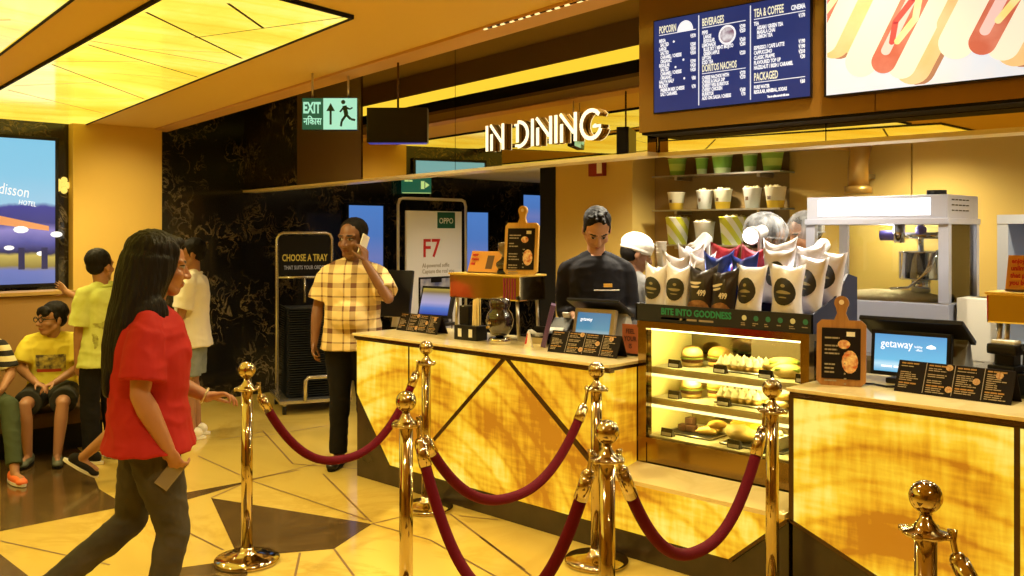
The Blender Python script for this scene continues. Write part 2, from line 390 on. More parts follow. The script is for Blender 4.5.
w6 = B().use(yellowwall); w6.bx(-5.19, -4.39, 5.9, 9.5, 0, 2.38); w6.use(blackm); w6.bx(-5.36, -5.19, 5.89, 9.5, 0, 2.38)
structure(w6.obj('wall_kitchen'))
pl = B().use(tan); pl.bx(-8.4, -8.2, 3.10, 3.885, 0, ZS-.001, .004); structure(pl.obj('pillar'))
def bulk_y(x): return 3.905 - .158*(x+2.8)   # the bulkhead runs at a slight angle left of the menu box
def bulk(b, x0, x1, z0, z1, d0=0., d1=.1): b.prism([(x0, bulk_y(x0)+d0), (x1, bulk_y(x1)+d0), (x1, bulk_y(x1)+d1), (x0, bulk_y(x0)+d1)], z0, z1, 'z')
bh = B().use(mirror); bulk(bh, -5.85, -4.573, 2.03, 2.999); bulk(bh, -4.567, -2.812, 2.03, 2.999)
bh.bx(-2.80, -1.9, 4.0, 4.1, 2.03, 2.999); bh.bx(-1.895, 3, 4.0, 4.1, 2.03, 2.999)
bh.use(mat('pillar_reflection_paint', (.10, .055, .016), .3, coat=.2)); bulk(bh, -7.06, -5.88, 2.03, 2.999)  # brown stretch painted in place of mirror, standing in for the pillar's reflection
bh.use(bmarble); bulk(bh, -8.3, -7.062, 2.03, 2.999); bh.use(blackm); bulk(bh, -8.3, -2.82, 2.02, 2.99, .02, .13); bh.bx(-2.80, 3, 4.02, 4.13, 2.02, 2.99)
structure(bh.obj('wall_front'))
t3 = B().use(mat('pale_metal_edge', (.9, .78, .5), .3, .2)); bulk(t3, -8.3, -2.80, 2.010, 2.03, -.015, .13); t3.bx(-2.80, 3, 3.985, 4.13, 2.010, 2.03); structure(t3.obj('trim_3'))

# a row of tiny lights in the lip of the low ceiling
ln = B().use(mat('tiny_lamp', (1, .82, .35), .5, emit=1.2)); rl = random.Random(3)
for k in range(13):
    x = -3.02+k*.062; ln.box((x+rl.uniform(-.008, .008), edge_y(x)-.150+.001*k, ZS-.017), (.03, .008, .006), 0, Matrix.Rotation(-.16, 3, 'Z'))
ln.use(MATS['bronze_strip'] if 'bronze_strip' in MATS else darkbronze); ln.tube([(-3.02, edge_y(-3.02)-.150, ZS-.015), (-2.27, edge_y(-2.27)-.138, ZS-.015)], .004, 6)
tag(ln.obj('light_string'), 'row of tiny lights along the ceiling lip above the letters', 'lights')

# backlit onyx ceiling panels
def ceiling_panel(label, pts, cracks):
    cx = sum(p[0] for p in pts)/4; cy = sum(p[1] for p in pts)/4
    t = thing('ceiling_light', label, 'ceiling light', (cx, cy, ZS), 0, 'backlit onyx ceiling panels')
    q = [(x-cx, y-cy) for x, y in pts]
    d = B().use(onyxc); d.prism(q, -.012, -.004, 'z')
    d.use(mat('panel_joint', (.06, .035, .01), .5))
    for (a, b, wd) in cracks:
        A = V((a[0]-cx, a[1]-cy, -.0135)); E_ = V((b[0]-cx, b[1]-cy, -.0135)); n = (E_-A).cross(V((0, 0, 1))).normalized()*wd*.62
        d.quad([A-n, A+n, E_+n, E_-n])
    d.obj('diffuser', parent=t)
    f = B().use(blackm)
    for i in range(4):
        a, b = V((*q[i], 0)), V((*q[(i+1) % 4], 0)); u = (b-a).normalized(); n = V((-u.y, u.x, 0))
        M = Matrix((u, n, V((0, 0, 1)))).transposed()
        f.box((a+b)/2 + V((0, 0, -.009)), ((b-a).length+.012, .012, .018), 0, M)
    f.obj('frame', parent=t)
    return t
def cp(px, py):
    t = (ZS-1.62)*930/(232-py); a = (px-512)/930
    return ((a*.719-.695)*t, (a*.695+.719)*t)
A = [cp(352, 15), (-3.17, 1.64), (-8.25, 2.22), cp(76, 127)]
ck = [((146,9),(242,56),.012),((90,38),(227,62),.007),((88,42),(198,75),.009),((52,62),(144,97),.008),((8,88),(105,112),.007),((0,101),(54,101),.006),((54,59),(140,59),.004),((12,84),(96,80),.005),
      ((130,46),(228,50),.004),((194,35),(345,14),.007),((228,0),(263,25),.012),((54,96),(140,97),.003),((0,127),(40,120),.006),((100,70),(190,77),.003)]
ceiling_panel('large glowing cracked yellow onyx panel in ceiling above the tan pillar', A, [(cp(*a), cp(*b), w_) for a, b, w_ in ck])
ceiling_panel('yellow onyx ceiling panel cut off by the top corner above the blue lightbox', [(-3.15, 1.36), (-3.1, -.15), (-8.1, .50), (-8.1, 1.99)],
              [((-4.4, 1.40), (-5.4, .5), .008), ((-4.9, 1.45), (-5.2, 1.1), .007), ((-3.6, .3), (-4.4, 1.2), .01), ((-6.4, 1.6), (-7.0, .7), .01), ((-5.4, 1.5), (-6.9, 1.3), .006)])
ceiling_panel('onyx ceiling panel seen only mirrored in the lower band of the bulkhead', [(-2.9, -.30), (-2.85, -4.2), (-12.0, -3.0), (-12.0, 1.15)],
              [((-3.4, -.3), (-4.6, -3.8), .014), ((-5.0, -.1), (-6.6, -2.2), .014), ((-3.0, -2.2), (-11, -.9), .012), ((-6.3, .1), (-6.0, -1.2), .012), ((-8.0, .4), (-8.6, -1.1), .012), ((-9.6, .6), (-9.2, -.9), .012)])

# ------------------------------------------------------------------ left counter
lc = thing('service_counter', 'ordering counter with V-shaped bronze strips on glowing onyx, beside the plaid shirt', 'counter', (-4.0, 3.73, 0))
def shift(poly, x): return [(a-x, b) for a, b in poly]
o_ = B().use(onyxf)
X = -4.0
def pane(Bd, poly, x0): Bd.prism(shift(poly, x0), 0, .02)
pane(o_, [(-5.04, .915), (-4.505, .915), (-4.505, .13), (-4.69, .13), (-5.04, .55)], X)
pane(o_, [(-4.495, .915), (-3.675, .915), (-4.27, .37), (-4.27, .13), (-4.495, .13)], X)
pane(o_, [(-3.655, .90), (-3.01, .42), (-2.93, .36), (-2.93, .13), (-4.255, .13), (-4.255, .36)], X)
pane(o_, [(-3.635, .915), (-2.93, .915), (-2.93, .38)], X)
o_.bx(-2.93-X, -2.912-X, .02, .22, .13, .915)
o_.obj('onyx_panel', parent=lc)
s_ = B().use(slabm); s_.bx(-5.055-X, -2.90-X, -.03, .62, .934, .95, .004); s_.use(darkbronze); s_.bx(-5.045-X, -2.908-X, -.02, .6, .916, .935); s_.obj('countertop', parent=lc)
d_ = B().use(mat('bronze_strip', (.09, .05, .02), .3, .6))
d_.bx(-4.505-X, -4.495-X, -.004, .02, .13, .915)
for a, b in (((-3.66, .915), (-4.262, .36)), ((-3.65, .915), (-2.99, .395))):
    A_, E_ = V((a[0]-X, 0, a[1])), V((b[0]-X, 0, b[1])); u = (E_-A_).normalized(); n = V((u.z, 0, -u.x))*.011
    d_.prism([(p_.x, p_.z) for p_ in (A_+n, E_+n, E_-n, A_-n)], -.005, .018)
d_.bx(-5.045-X, -2.91-X, -.008, .03, .905, .916)
d_.obj('bronze_inlay', parent=lc)
b_ = B().use(plinthm); b_.bx(-5.035-X, -2.915-X, .021, .6, .0, .9); b_.prism(shift([(-5.04, .535), (-4.705, .13), (-4.705, 0.), (-5.04, 0)], X), .002, .03); b_.bx(-4.72-X, -2.93-X, .003, .03, 0, .125)
b_.obj('base', parent=lc)

# right counter
rc = thing('service_counter', 'ordering counter of banded glowing onyx under the wooden menu board', 'counter', (-1.0, 3.73, 0)); X = -1.0
o_ = B().use(onyxf)
pane(o_, [(-1.915, .905), (-1.045, .905), (-1.045, .13), (-1.30, .13), (-1.915, .375)], X)
pane(o_, [(-1.025, .905), (.6, .905), (.6, .13), (-1.025, .13)], X)
o_.obj('onyx_panel', parent=rc)
s_ = B().use(slabm); s_.bx(-1.935-X, .65-X, -.03, .62, .934, .95, .004); s_.use(darkbronze); s_.bx(-1.925-X, .64-X, -.02, .6, .916, .935); s_.obj('countertop', parent=rc)
d_ = B().use(MATS['bronze_strip']); d_.bx(-1.045-X, -1.025-X, -.006, .02, .13, .905); d_.bx(-1.935-X, -1.915-X, -.006, .05, .37, .916); d_.bx(-1.93-X, .6-X, -.008, .02, .904, .916)
d_.prism(shift([(-1.93, .381), (-1.30, .13), (-1.32, .122), (-1.93, .365)], X), -.006, .02)
d_.obj('bronze_inlay', parent=rc)
b_ = B().use(plinthm); b_.bx(-1.92-X, .6-X, .021, .6, 0, .9); b_.prism(shift([(-1.92, .36), (-1.32, .12), (-1.32, 0), (-1.92, 0)], X), .002, .03); b_.bx(-1.33-X, .6-X, .003, .03, 0, .125); b_.obj('base', parent=rc)

# ------------------------------------------------------------------ display case between the counters
glassm = bpy.data.materials.new('display_glass'); glassm.use_nodes = True
_nt = glassm.node_tree; _nt.nodes.remove(_nt.nodes['Principled BSDF'])
_g = _nt.nodes.new('ShaderNodeBsdfGlossy'); _g.inputs['Roughness'].default_value = .02; _g.inputs['Color'].default_value = (1, .95, .85, 1)
_t = _nt.nodes.new('ShaderNodeBsdfTransparent'); _t.inputs['Color'].default_value = (.96, .97, .95, 1)
_f = _nt.nodes.new('ShaderNodeFresnel'); _f.inputs['IOR'].default_value = 1.35; _m = _nt.nodes.new('ShaderNodeMixShader')
_nt.links.new(_f.outputs[0], _m.inputs[0]); _nt.links.new(_t.outputs[0], _m.inputs[1]); _nt.links.new(_g.outputs[0], _m.inputs[2])
_nt.links.new(_m.outputs[0], _nt.nodes['Material Output'].inputs[0])
X = -2.42
dc = thing('display_case', 'lit glass food display case filled with burgers and cakes between the counters', 'display case', (X, 3.73, 0))
b_ = B().use(onyxf)
b_.prism(shift([(-2.895, .375), (-1.945, .375), (-2.23, .13), (-2.895, .13)], X), 0, .02); b_.obj('onyx_panel', parent=dc)
b_ = B().use(plinthm); b_.bx(-2.895-X, -1.948-X, .022, .7, 0, .37); b_.bx(-2.9-X, -1.94-X, .004, .03, 0, .125); b_.prism(shift([(-2.21, .125), (-1.94, .365), (-1.94, .1), (-2.21, .1)], X), .003, .03)
b_.use(MATS['bronze_strip']); b_.prism(shift([(-2.235, .13), (-1.95, .375), (-1.94, .362), (-2.225, .118)], X), -.005, .02); b_.obj('base', parent=dc)
b_ = B().use(slabm); b_.prism([(-.02, .375), (-.02, .395), (.20, .43), (.20, .375)], -2.893-X, -1.948-X, 'x'); b_.obj('ledge', parent=dc)
b_ = B().use(mat('dark_mirror_steel', (.35, .25, .12), .12, 1.)); b_.bx(-2.886-X, -1.952-X, .216, .694, .42, .555)
b_.bx(-2.895-X, -2.845-X, .21, .26, .43, 1.15); b_.bx(-1.99-X, -1.948-X, .21, .26, .43, 1.15); b_.bx(-2.895-X, -2.865-X, .67, .70, .43, 1.15); b_.bx(-1.97-X, -1.948-X, .67, .70, .43, 1.15)
b_.bx(-2.898-X, -1.945-X, .204, .703, 1.125, 1.16); b_.bx(-2.897-X, -1.946-X, .207, .24, .535, .56); b_.obj('frame', parent=dc)
b_ = B().use(glassm); b_.bx(-2.845-X, -1.99-X, .222, .228, .56, 1.125); b_.obj('front_glass', parent=dc)
b_ = B().use(glassm); b_.bx(-1.962-X, -1.957-X, .26, .67, .56, 1.125); b_.obj('side_glass', parent=dc)
b_ = B().use(mat('cream_liner', (.85, .72, .28), .35)); b_.bx(-2.875-X, -2.865-X, .26, .67, .56, 1.125); b_.obj('side_liner', parent=dc)
b_ = B().use(mat('case_back_mirror', (.8, .72, .5), .12, 1.)); b_.bx(-2.865-X, -2.5-X, .672, .68, .56, 1.125); b_.use(mat('case_back_panel', (.30, .22, .1), .4)); b_.bx(-2.5-X, -1.97-X, .672, .68, .56, 1.125); b_.obj('back_panel', parent=dc)
shelfm = mat('steel_shelf', (.82, .74, .45), .35, .35)
for z in (.918, .758):
    q = B().use(shelfm); q.bx(-2.86-X, -1.98-X, .275, .66, z-.012, z, .002); q.use(mat('shelf_edge_light', (1, .86, .35), .5, emit=2.2)); q.bx(-2.86-X, -1.98-X, .272, .278, z-.05, z-.034); q.use(shelfm); q.bx(-2.86-X, -1.98-X, .27, .276, z-.034, z-.008); q.obj('shelf', parent=dc)
q = B().use(shelfm); q.bx(-2.86-X, -1.98-X, .24, .66, .556, .566); q.obj('shelf', parent=dc)
q = B().use(mat('case_lamp', (1, .88, .4), .5, emit=6.)); q.bx(-2.84-X, -2.0-X, .25, .27, 1.112, 1.124); q.obj('lamp_strip', parent=dc)
for z, e in ((1.10, 6.), (.885, 4.2), (.725, 4.2)):
    for x in (-2.65, -2.2): point((x, 4.08, z), e, (1, .82, .28), .03)
# ------------------------------------------------------------------ stanchions and ropes
def make_stanchion(label):
    t = thing('rope_stanchion', label, 'stanchion', (0, 0, 0))
    b = B().use(brass); b.lathe([(0, 0), (.152, 0), (.157, .006), (.157, .018), (.150, .026), (.10, .034), (.05, .044), (.034, .056), (.03, .075)], n=40); b.obj('base', parent=t)
    b = B().use(brass); b.lathe([(.0, .05), (.0275, .05), (.0275, .845), (0, .845)], n=28); b.obj('pole', parent=t)
    b = B().use(brass); b.lathe([(.0, .838), (.03, .838), (.056, .846), (.060, .852), (.056, .858), (.034, .862), (.028, .872), (.016, .888), (.013, .90), (.0, .905)], n=32)
    for k in range(4):
        a = k*PI/2 + PI/4*0; c = V((math.cos(a)*.055, math.sin(a)*.055, .852))
        b.lathe([(.0, -.008), (.013, -.006), (.015, 0), (.013, .007), (.0, .009)], c, 12)
    b.obj('rope_ring', parent=t)
    b = B().use(brass); b.lathe([(0, .898), (.016, .900), (.013, .906)] + [(.0415*math.sin(a), .9435-.0415*math.cos(a)) for a in [R(x) for x in range(22, 181, 11)]], n=32); b.obj('finial_ball', parent=t)
    return t
ST = {'A': (-4.108, 2.378), 'B': (-2.887, 2.378), 'C': (-4.14, 3.562), 'D': (-2.868, 3.562), 'E': (-1.955, 2.485), 'F': (-1.93, 3.570), 'G': (-.892, 2.445), 'H': (.25, 2.45)}
SL = {'A': 'brass stanchion standing beside the woman in red, its whole base in view', 'B': 'brass stanchion in front of the far glowing counter, holding two ropes, base cut off',
      'C': 'brass stanchion at far end of the V-striped counter, nearest the man on phone', 'D': 'brass stanchion standing close to V-striped counter end, beside the display case',
      'E': 'thick brass stanchion with rope on both sides, in front of the display case', 'F': 'brass stanchion before the display case, at the edge of the banded counter',
      'G': 'brass stanchion with large ball cut by bottom edge, before the banded counter', 'H': 'brass stanchion beyond the bottom right corner ending the last rope'}
st0 = make_stanchion(SL['A']); st0['group'] = 'brass rope stanchions'
for k, (x, y) in ST.items():
    o = st0 if k == 'A' else dup(st0, label=SL[k])
    o.location = (x, y, 0.0)
    if k == 'F': o.scale = (1, 1, 1.02)

def rope(a, b, zlow, label, za=.832, zb=.832, name='velvet_rope'):
    p0, p1 = V((*ST[a], za)), V((*ST[b], zb)); d = (p1-p0); d.z = 0; u = d.normalized()
    p0 = p0 + u*.062; p1 = p1 - u*.062
    sag = (za+zb)/2 - zlow
    def P(t):
        q = p0.lerp(p1, t); k = 2*t-1
        q.z -= sag*(1-abs(k)**2.35); return q
    mid = (p0+p1)/2; t = thing(name, label, 'rope', (mid.x, mid.y, 0), 0, 'red velvet queue ropes'); O = V((mid.x, mid.y, 0))
    ts = [i/60 for i in range(61)]; L = [P(s)-O for s in ts]
    def at(i, dist):
        acc = 0; k = i; st_ = 1 if i == 0 else -1
        while acc < dist: acc += (L[k+st_]-L[k]).length; k += st_
        return k
    ia, ib = at(0, .105), at(60, .105)
    ha, hb = at(0, .035), at(60, .035)
    v = B().use(velvet); v.tube(L[ia-0:ib+1], .0225, 14); v.obj('velvet_cord', parent=t)
    for i, j in ((ia, ha), (ib, hb)):
        f = B().use(brass); f.cyl(L[j], L[i] + (L[i]-L[j])*.12, .0235, .026, 18); f.sph(L[j], .021); f.obj('ferrule', parent=t)
    for i, j in ((0, ha), (60, hb)):
        h_ = B().use(brass); q = L[i]; s_ = (L[j]-q)
        h_.tube([q + V((0, 0, .035)) - u*.006*(1 if i == 0 else -1), q + V((0, 0, .04)) + u*.008*(1 if i == 0 else -1), q + V((0, 0, .02)) + s_*.3, q+s_*.75, L[j]], .008, 8); h_.obj('hook', parent=t)
    return t
rope('A', 'C', .40, 'red velvet rope sagging in front of the man on the phone')
rope('B', 'D', .44, 'red velvet rope hanging across the middle of the V-striped counter')
rope('B', 'E', .27, 'red velvet rope dipping below the bottom edge of the photo')
rope('E', 'F', .41, 'red velvet rope hanging in front of the display case base')
rope('G', 'H', .42, 'short visible piece of red rope at the bottom right corner')

# ------------------------------------------------------------------ counter top things
ZT = .9505
PW, PG = mat('tent_print', (.34, .26, .15), .6), mat('tent_heading', (.36, .19, .04), .6)
def tent(label, loc, w, h, dep, rz=0.):
    t = thing('menu_tent_card', label, 'menu card', loc, rz, 'folded menu tent cards on the counters')
    b = B().use(menu_black); b.prism([(0, 0), (dep/2-.004, h), (dep/2+.004, h), (dep, 0), (dep-.006, 0), (dep/2, h-.012), (.006, 0)], -w/2, w/2, 'x'); b.obj('card', parent=t)
    L = math.hypot(dep/2, h); p = B()
    for k in range(4):
        x0 = -w/2 + w*(k/4+.03); x1 = -w/2 + w*((k+1)/4-.025)
        p.use(PG).bars(x0, x1, L*.92, 1, .02, L*.045, 0, 1); p.use(PW).bars(x0, x1, L*.82, 8, L*.062, L*.028, 0, k+3)
        p.use(PG).bars(x0, x1, L*.3, 1, .02, L*.045, 0, 1); p.use(PW).bars(x0, x1, L*.22, 3, L*.062, L*.028, 0, k+9)
        if k: p.use(mat('card_fold', (.3, .25, .2), .5)).quad([(x0-.012, 0, .004), (x0-.009, 0, .004), (x0-.009, 0, L-.004), (x0-.012, 0, L-.004)])
    p.use(mat('food_picture', (.35, .13, .03), .5, col2=(.6, .4, .18), nscale=90))
    for x, z in ((-w*.02-.01, L*.88), (w*.20, L*.55), (-w*.02, L*.22), (w*.38, L*.80)):
        n = 10; p.quad([(x + .015*math.cos(2*PI*i/n), -.0004, z + .014*math.sin(2*PI*i/n)) for i in range(n)])
    p.obj('menu_print', parent=t, loc=(0, -.0012, .002), rot=(-math.atan2(dep/2-.004, h), 0, 0))
    return t
tent('long black menu tent card lying beside the red sign on V-striped counter', (-3.25, 3.90, ZT), .46, .115, .11, R(4))
tent('black menu tent card at the far end of V-striped counter, by the plaid shirt', (-4.78, 4.02, ZT), .43, .115, .10, R(-2))
tent('large black menu tent card on banded counter in front of the lit screen', (-1.34, 3.93, ZT), .46, .125, .12, R(-3))

def screen_wave(N, L, tc):
    sp = N('ShaderNodeSeparateXYZ'); L(tc.outputs['Generated'], sp.inputs[0])
    r = N('ShaderNodeValToRGB'); e = r.color_ramp.elements
    e[0].position = 0; e[0].color = (.12, .42, .66, 1); e[1].position = 1; e[1].color = (.10, .33, .62, 1)
    for p, c in ((.2, (.5, .75, .88)), (.32, (.16, .50, .74))): x = e.new(p); x.color = (*c, 1)
    L(sp.outputs['Z'], r.inputs['Fac']); return r.outputs['Color']
scr_blue = picture('till_screen_picture', screen_wave, 1.1)
def screen_sea(N, L, tc):
    sp = N('ShaderNodeSeparateXYZ'); L(tc.outputs['Generated'], sp.inputs[0])
    r = N('ShaderNodeValToRGB'); e = r.color_ramp.elements
    e[0].position = 0; e[0].color = (.03, .07, .45, 1); e[1].position = 1; e[1].color = (.55, .4, .06, 1)
    for p, c in ((.25, (.10, .22, .7)), (.45, (.5, .45, .75)), (.7, (.45, .4, .5)), (.86, (.3, .2, .06))): x = e.new(p); x.color = (*c, 1)
    L(sp.outputs['Z'], r.inputs['Fac']); return r.outputs['Color']
scr_sea = picture('sea_screen_picture', screen_sea, .8)
scr_deep = picture('deep_blue_screen', lambda N, L, tc: screen_wave(N, L, tc), .55)

def till(label, loc, rz, w, h, tilt, body, scr, lift=.05, second=None, text=None, frame=.018):
    """Tilting touch till: foot, neck, head with a lit screen; local front is -y."""
    t = thing('till_monitor', label, 'monitor', loc, rz)
    b = B().use(black); b.box((0, .08, .012), (w*.6, .16, .024), .008); b.obj('foot', parent=t)
    b = B().use(body); b.prism([(.06, .02), (.12, .02), (.10, lift+h*.7), (.04, lift+h*.5)], -.05, .05, 'x'); b.obj('neck', parent=t)
    b = B().use(body); b.box((0, .018, h/2), (w, .034, h), .006)
    hd = b.obj('head', parent=t, loc=(0, 0, lift), rot=(-tilt, 0, 0))
    s = B().use(scr); s.box((0, -.0005, h/2), (w-2*frame, .003, h-2*frame)); s.obj('screen', parent=hd)
    if text:
        for bd, sz, x, z in text: txt('screen_lettering', bd, sz, mat('screen_white', (1, 1, 1), .5, emit=1.1), hd, (x, -.0035, z), sx=.85)
    if second:
        w2, h2 = second; b = B().use(black); b.box((0, .10, lift+h*1.0), (w2, .02, h2), .006, Matrix.Rotation(R(62), 3, 'X')); b.use(mat('till_grey', (.35, .33, .28), .5)); b.prism([(.08, lift+.02), (.22, lift+.05), (.16, lift+h)], -w2/2+.04, w2/2-.02, 'x'); b.obj('operator_screen', parent=t)
    return t
tl = till('black till with sky blue advert screen on the banded counter', (-1.575, 4.12, ZT), R(2), .34, .20, R(6), black, scr_blue, .035, (.44, .22),
          [('getaway', .05, -.125, .125), ('holiday\n  offers', .014, .02, .13)])
d_ = B().use(mat('screen_white', (1, 1, 1), .5, emit=1.1)); d_.lathe([(0, 0), (.02, .004), (.018, .012), (0, .02)], (.09, -.003, .128), 12); d_.obj('screen_graphic', parent=[k for k in tl.children if k.name.startswith('head')][0]); d_ = B().use(MATS['screen_white']); d_.bars(-.12, .13, .045, 1, .02, .008, -.0035, 4)
d_.obj('screen_caption', parent=[k for k in tl.children if k.name.startswith('head')][0])
till('bronze framed till with deep blue screen behind the middle menu card', (-3.44, 4.22, ZT), R(6), .28, .195, R(14), mat('bronze_grey', (.30, .22, .11), .4, .3), scr_deep, .03, (.36, .2), [('getaway', .03, -.09, .12)], .025)
till('till with sunset sea picture on screen, in front of white poster', (-5.0, 4.36, ZT), R(8), .30, .225, R(16), black, scr_sea, .065)

# wooden menu boards with a round handle
def board(label, loc, rz, w, h, m, tilt, seed):
    t = thing('menu_board', label, 'menu board', loc, rz)
    hd = .105
    P = [(-w/2, .02), (-w/2+.02, 0), (w/2-.02, 0), (w/2, .02), (w/2, h-.02), (w/2-.02, h), (.03, h), (.018, h+.03)]
    P += [(.031*math.cos(R(a)), h+.075+.031*math.sin(R(a))) for a in range(-40, 221, 20)] + [(-.018, h+.03), (-.03, h), (-w/2+.02, h), (-w/2, h-.02)]
    b = B().use(m); b.prism(P, 0, .018); b.use(mat('cream_hole', (.85, .7, .5), .6))
    n = 14; b.quad([(.011*math.cos(-2*PI*i/n), -.0006, h+.078+.011*math.sin(-2*PI*i/n)) for i in range(n)])
    bd = b.obj('board', parent=t, rot=(-tilt, 0, 0))
    q = B().use(menu_black); q.bx(-w/2+.022, w/2-.022, -.004, -.0005, .03, h-.035); sh = q.obj('menu_sheet', parent=bd)
    p = B(); x0, x1 = -w/2+.035, w/2-.035
    p.use(print_dim).bars(x0, x0+.55*(x1-x0), h-.075, 5, .017, .007, -.0046, seed); p.bars(x0, x0+.5*(x1-x0), h-.19, 3, .017, .007, -.0046, seed+1); p.bars(x0, x0+.5*(x1-x0), h-.26, 6, .016, .007, -.0046, seed+2)
    p.use(print_dim).bars(x0+.6*(x1-x0), x0+.7*(x1-x0), h-.14, 8, .022, .007, -.0046, seed+3)
    p.use(paper).quad([(x1-.045, -.0046, h-.07), (x1-.01, -.0046, h-.07), (x1-.01, -.0046, h-.05), (x1-.045, -.0046, h-.05)])
    p.obj('menu_print', parent=sh)
    DP = (mat('dish_picture', (.55, .12, .03), .5, col2=(.9, .7, .35), nscale=55))
    for x, z, a, c in ((x1-.055, h-.105, .026, .02), (x1-.03, .105, .034, .05)):
        n = 14; p = B().use(DP); p.quad([(x+a*math.cos(2*PI*i/n), -.0046, z+c*math.sin(2*PI*i/n)) for i in range(n)]); p.obj('dish_picture', parent=sh)
    e = B().use(m); e.box((0, .055+math.sin(tilt)*.2, .08), (.06, .016, .17), .003, Matrix.Rotation(R(18), 3, 'X')); e.obj('stand', parent=t)
    return t
board('brown wooden menu board with handle leaning on the banded counter', (-1.785, 3.905, ZT), R(18), .205, .285, wood, R(5), 5)
# gold warming cabinet on legs at the left counter, things on its top
goldm = mat('gold_mirror_steel', (.72, .60, .34), .08, 1.)
def warmer(label, loc, w, d, h, lift, rz=0.):
    t = thing('food_warmer', label, 'food warmer', loc, rz)
    b = B().use(goldm); b.box((0, d/2, lift+h/2), (w, d, h), .008); b.use(mat('amber_trim', (.9, .6, .12), .25, .3)); b.box((0, d/2, lift+h), (w+.012, d+.012, .012), .003); b.obj('body', parent=t)
    g = B().use(mat('red_plum_panel', (.30, .03, .06), .3)); 
    for k in range(5): g.bx(w/2-.13+k*.022, w/2-.119+k*.022, -.003, 0, lift+.012, lift+h-.015)
    g.obj('striped_panel', parent=t)
    for x in (-1, 1):
        for y in (.03, d-.03):
            l = B().use(steel); l.cyl((x*(w/2-.03), y, 0), (x*(w/2-.045), y, lift+.005), .011, n=10); l.obj('leg', parent=t)
    return t
warmer('gold mirrored warming box on legs above napkins on the V-striped counter', (-4.20, 4.085, ZT), .60, .25, .155, .245, R(3))
warmer('gold mirrored warming box at the right edge behind card reader', (-1.12, 4.22, ZT+.1015), .34, .17, .125, .185, R(0))
ZW = ZT+.245+.161
board('pale yellow wooden menu board standing on the gold warming box', (-3.945, 4.15, ZW+.002), R(14), .235, .32, woodlight, R(5), 11)
orange = mat('orange_card', (.72, .33, .05), .6)
def promo(label, loc, rz, w, h, lines, pic=False):
    t = thing('promo_card', label, 'sign', loc, rz)
    b = B().use(orange); b.prism([(0, 0), (.05, h), (.054, h), (.008, 0)], -w/2, w/2, 'x'); b.use(mat('brown_edge', (.12, .06, .02), .6)); b.bx(-w/2, w/2, -.004, .09, 0, .008); b.obj('card', parent=t)
    a = math.atan2(.05, h)
    z = h*.78
    for k, s in enumerate(lines): txt('lettering', s, h*.2, red_print, t, (-w*.44, math.tan(a)*(z-k*h*.2)-.003, z-k*h*.2), (PI/2-a, 0, 0), sx=.8, bold=.0008)
    if pic: q = B().use(mat('brown_edge', (.12, .06, .02), .6)); q.bx(.02, .075, -.003, 0, .03, h*.85); q.obj('picture', parent=t, rot=(-a, 0, 0))
    return t
promo('orange promo card lying back beside the siphon on the gold box', (-4.27, 4.14, ZW), R(3), .26, .14, ['super', 'combo', 'deal'], True)
promo('orange promo card with red lettering at right edge on the gold box', (-1.10, 4.26, ZT+.421), R(0), .26, .15, ['enjoy', 'unlimited', 'that pops', 'you best!'])
# glass siphon on the warmer
t = thing('coffee_siphon', 'dark glass coffee siphon between orange card and pale menu board', 'coffee maker', (-4.10, 4.17, ZW))
dg = mat('dark_glass', (.02, .012, .008), .04, coat=1.)
b = B().use(dg); b.lathe([(0, .022), (.035, .025), (.052, .05), (.05, .07), (.02, .095), (.015, .105)]); b.obj('lower_bowl', parent=t)
b = B().use(mat('smoked_glass', (.12, .08, .04), .05, coat=1.)); b.lathe([(.012, .10), (.016, .12), (.034, .14), (.04, .17), (.036, .195), (.0, .2)]); b.obj('upper_bowl', parent=t)
b = B().use(black); b.cyl((0, 0, 0), (0, 0, .022), .05, .042); b.obj('base', parent=t)
b = B().use(black); b.tube([(.05, .0, .075), (.08, 0, .09), (.085, 0, .05), (.075, 0, .03)], .008); b.obj('handle', parent=t)
# black urn-shaped dispenser
t = thing('drink_dispenser', 'glossy black round dispenser urn under the gold warming box', 'dispenser', (-3.945, 3.975, ZT)); t.scale = (1.08, 1.08, 1.08)
b = B().use(chrome); b.lathe([(0, 0), (.062, 0), (.064, .02), (.058, .03), (.03, .034), (0, .034)]); b.obj('base', parent=t)
b = B().use(dg); b.lathe([(.02, .034), (.05, .05), (.072, .09), (.078, .13), (.07, .165), (.05, .19), (.06, .215), (.058, .25), (0, .255)]); b.obj('urn', parent=t)
b = B().use(brass); b.sph((.0, -.078, .12), .01); b.cyl((0, -.07, .1), (0, -.1, .095), .007); b.obj('tap', parent=t)
# straw and napkin caddy
t = thing('napkin_caddy', 'black caddy of napkins and wooden stirrers near far counter end', 'caddy', (-4.21, 3.985, ZT), R(4))
b = B().use(black); b.box((0, 0, .045), (.19, .10, .09), .004); b.box((-.05, .02, .14), (.08, .06, .14), .01); b.obj('caddy', parent=t)
for k in (-.045, .045): b = B().use(paper); b.box((k, -.052, .045), (.028, .004, .05), .001); b.obj('napkin', parent=t)
t2_ = thing('stirrer_bunch', 'bunch of pale wooden stirrers standing upright in the black caddy', 'stirrers', (-4.15, 3.985, ZT+.091), 0)
b = B().use(mat('stirrer_wood', (.85, .68, .32), .6))
for k in range(14): b.box((random.uniform(-.03, .03), random.uniform(-.02, .02), .08+random.uniform(-.012, .012)), (.008, .004, .16), 0, Matrix.Rotation(random.uniform(-.06, .06), 3, 'Y'))
b.obj('stirrer', parent=t2_)['kind'] = 'stuff'
b = B().use(white); b.lathe([(.0, .0), (.036, 0), (.04, .01), (0, .012)], (-4.27, 4.01, ZT+.196)); tag(b.obj('cup_lid'), 'white cup lid lying on top of the black napkin caddy', 'lid')
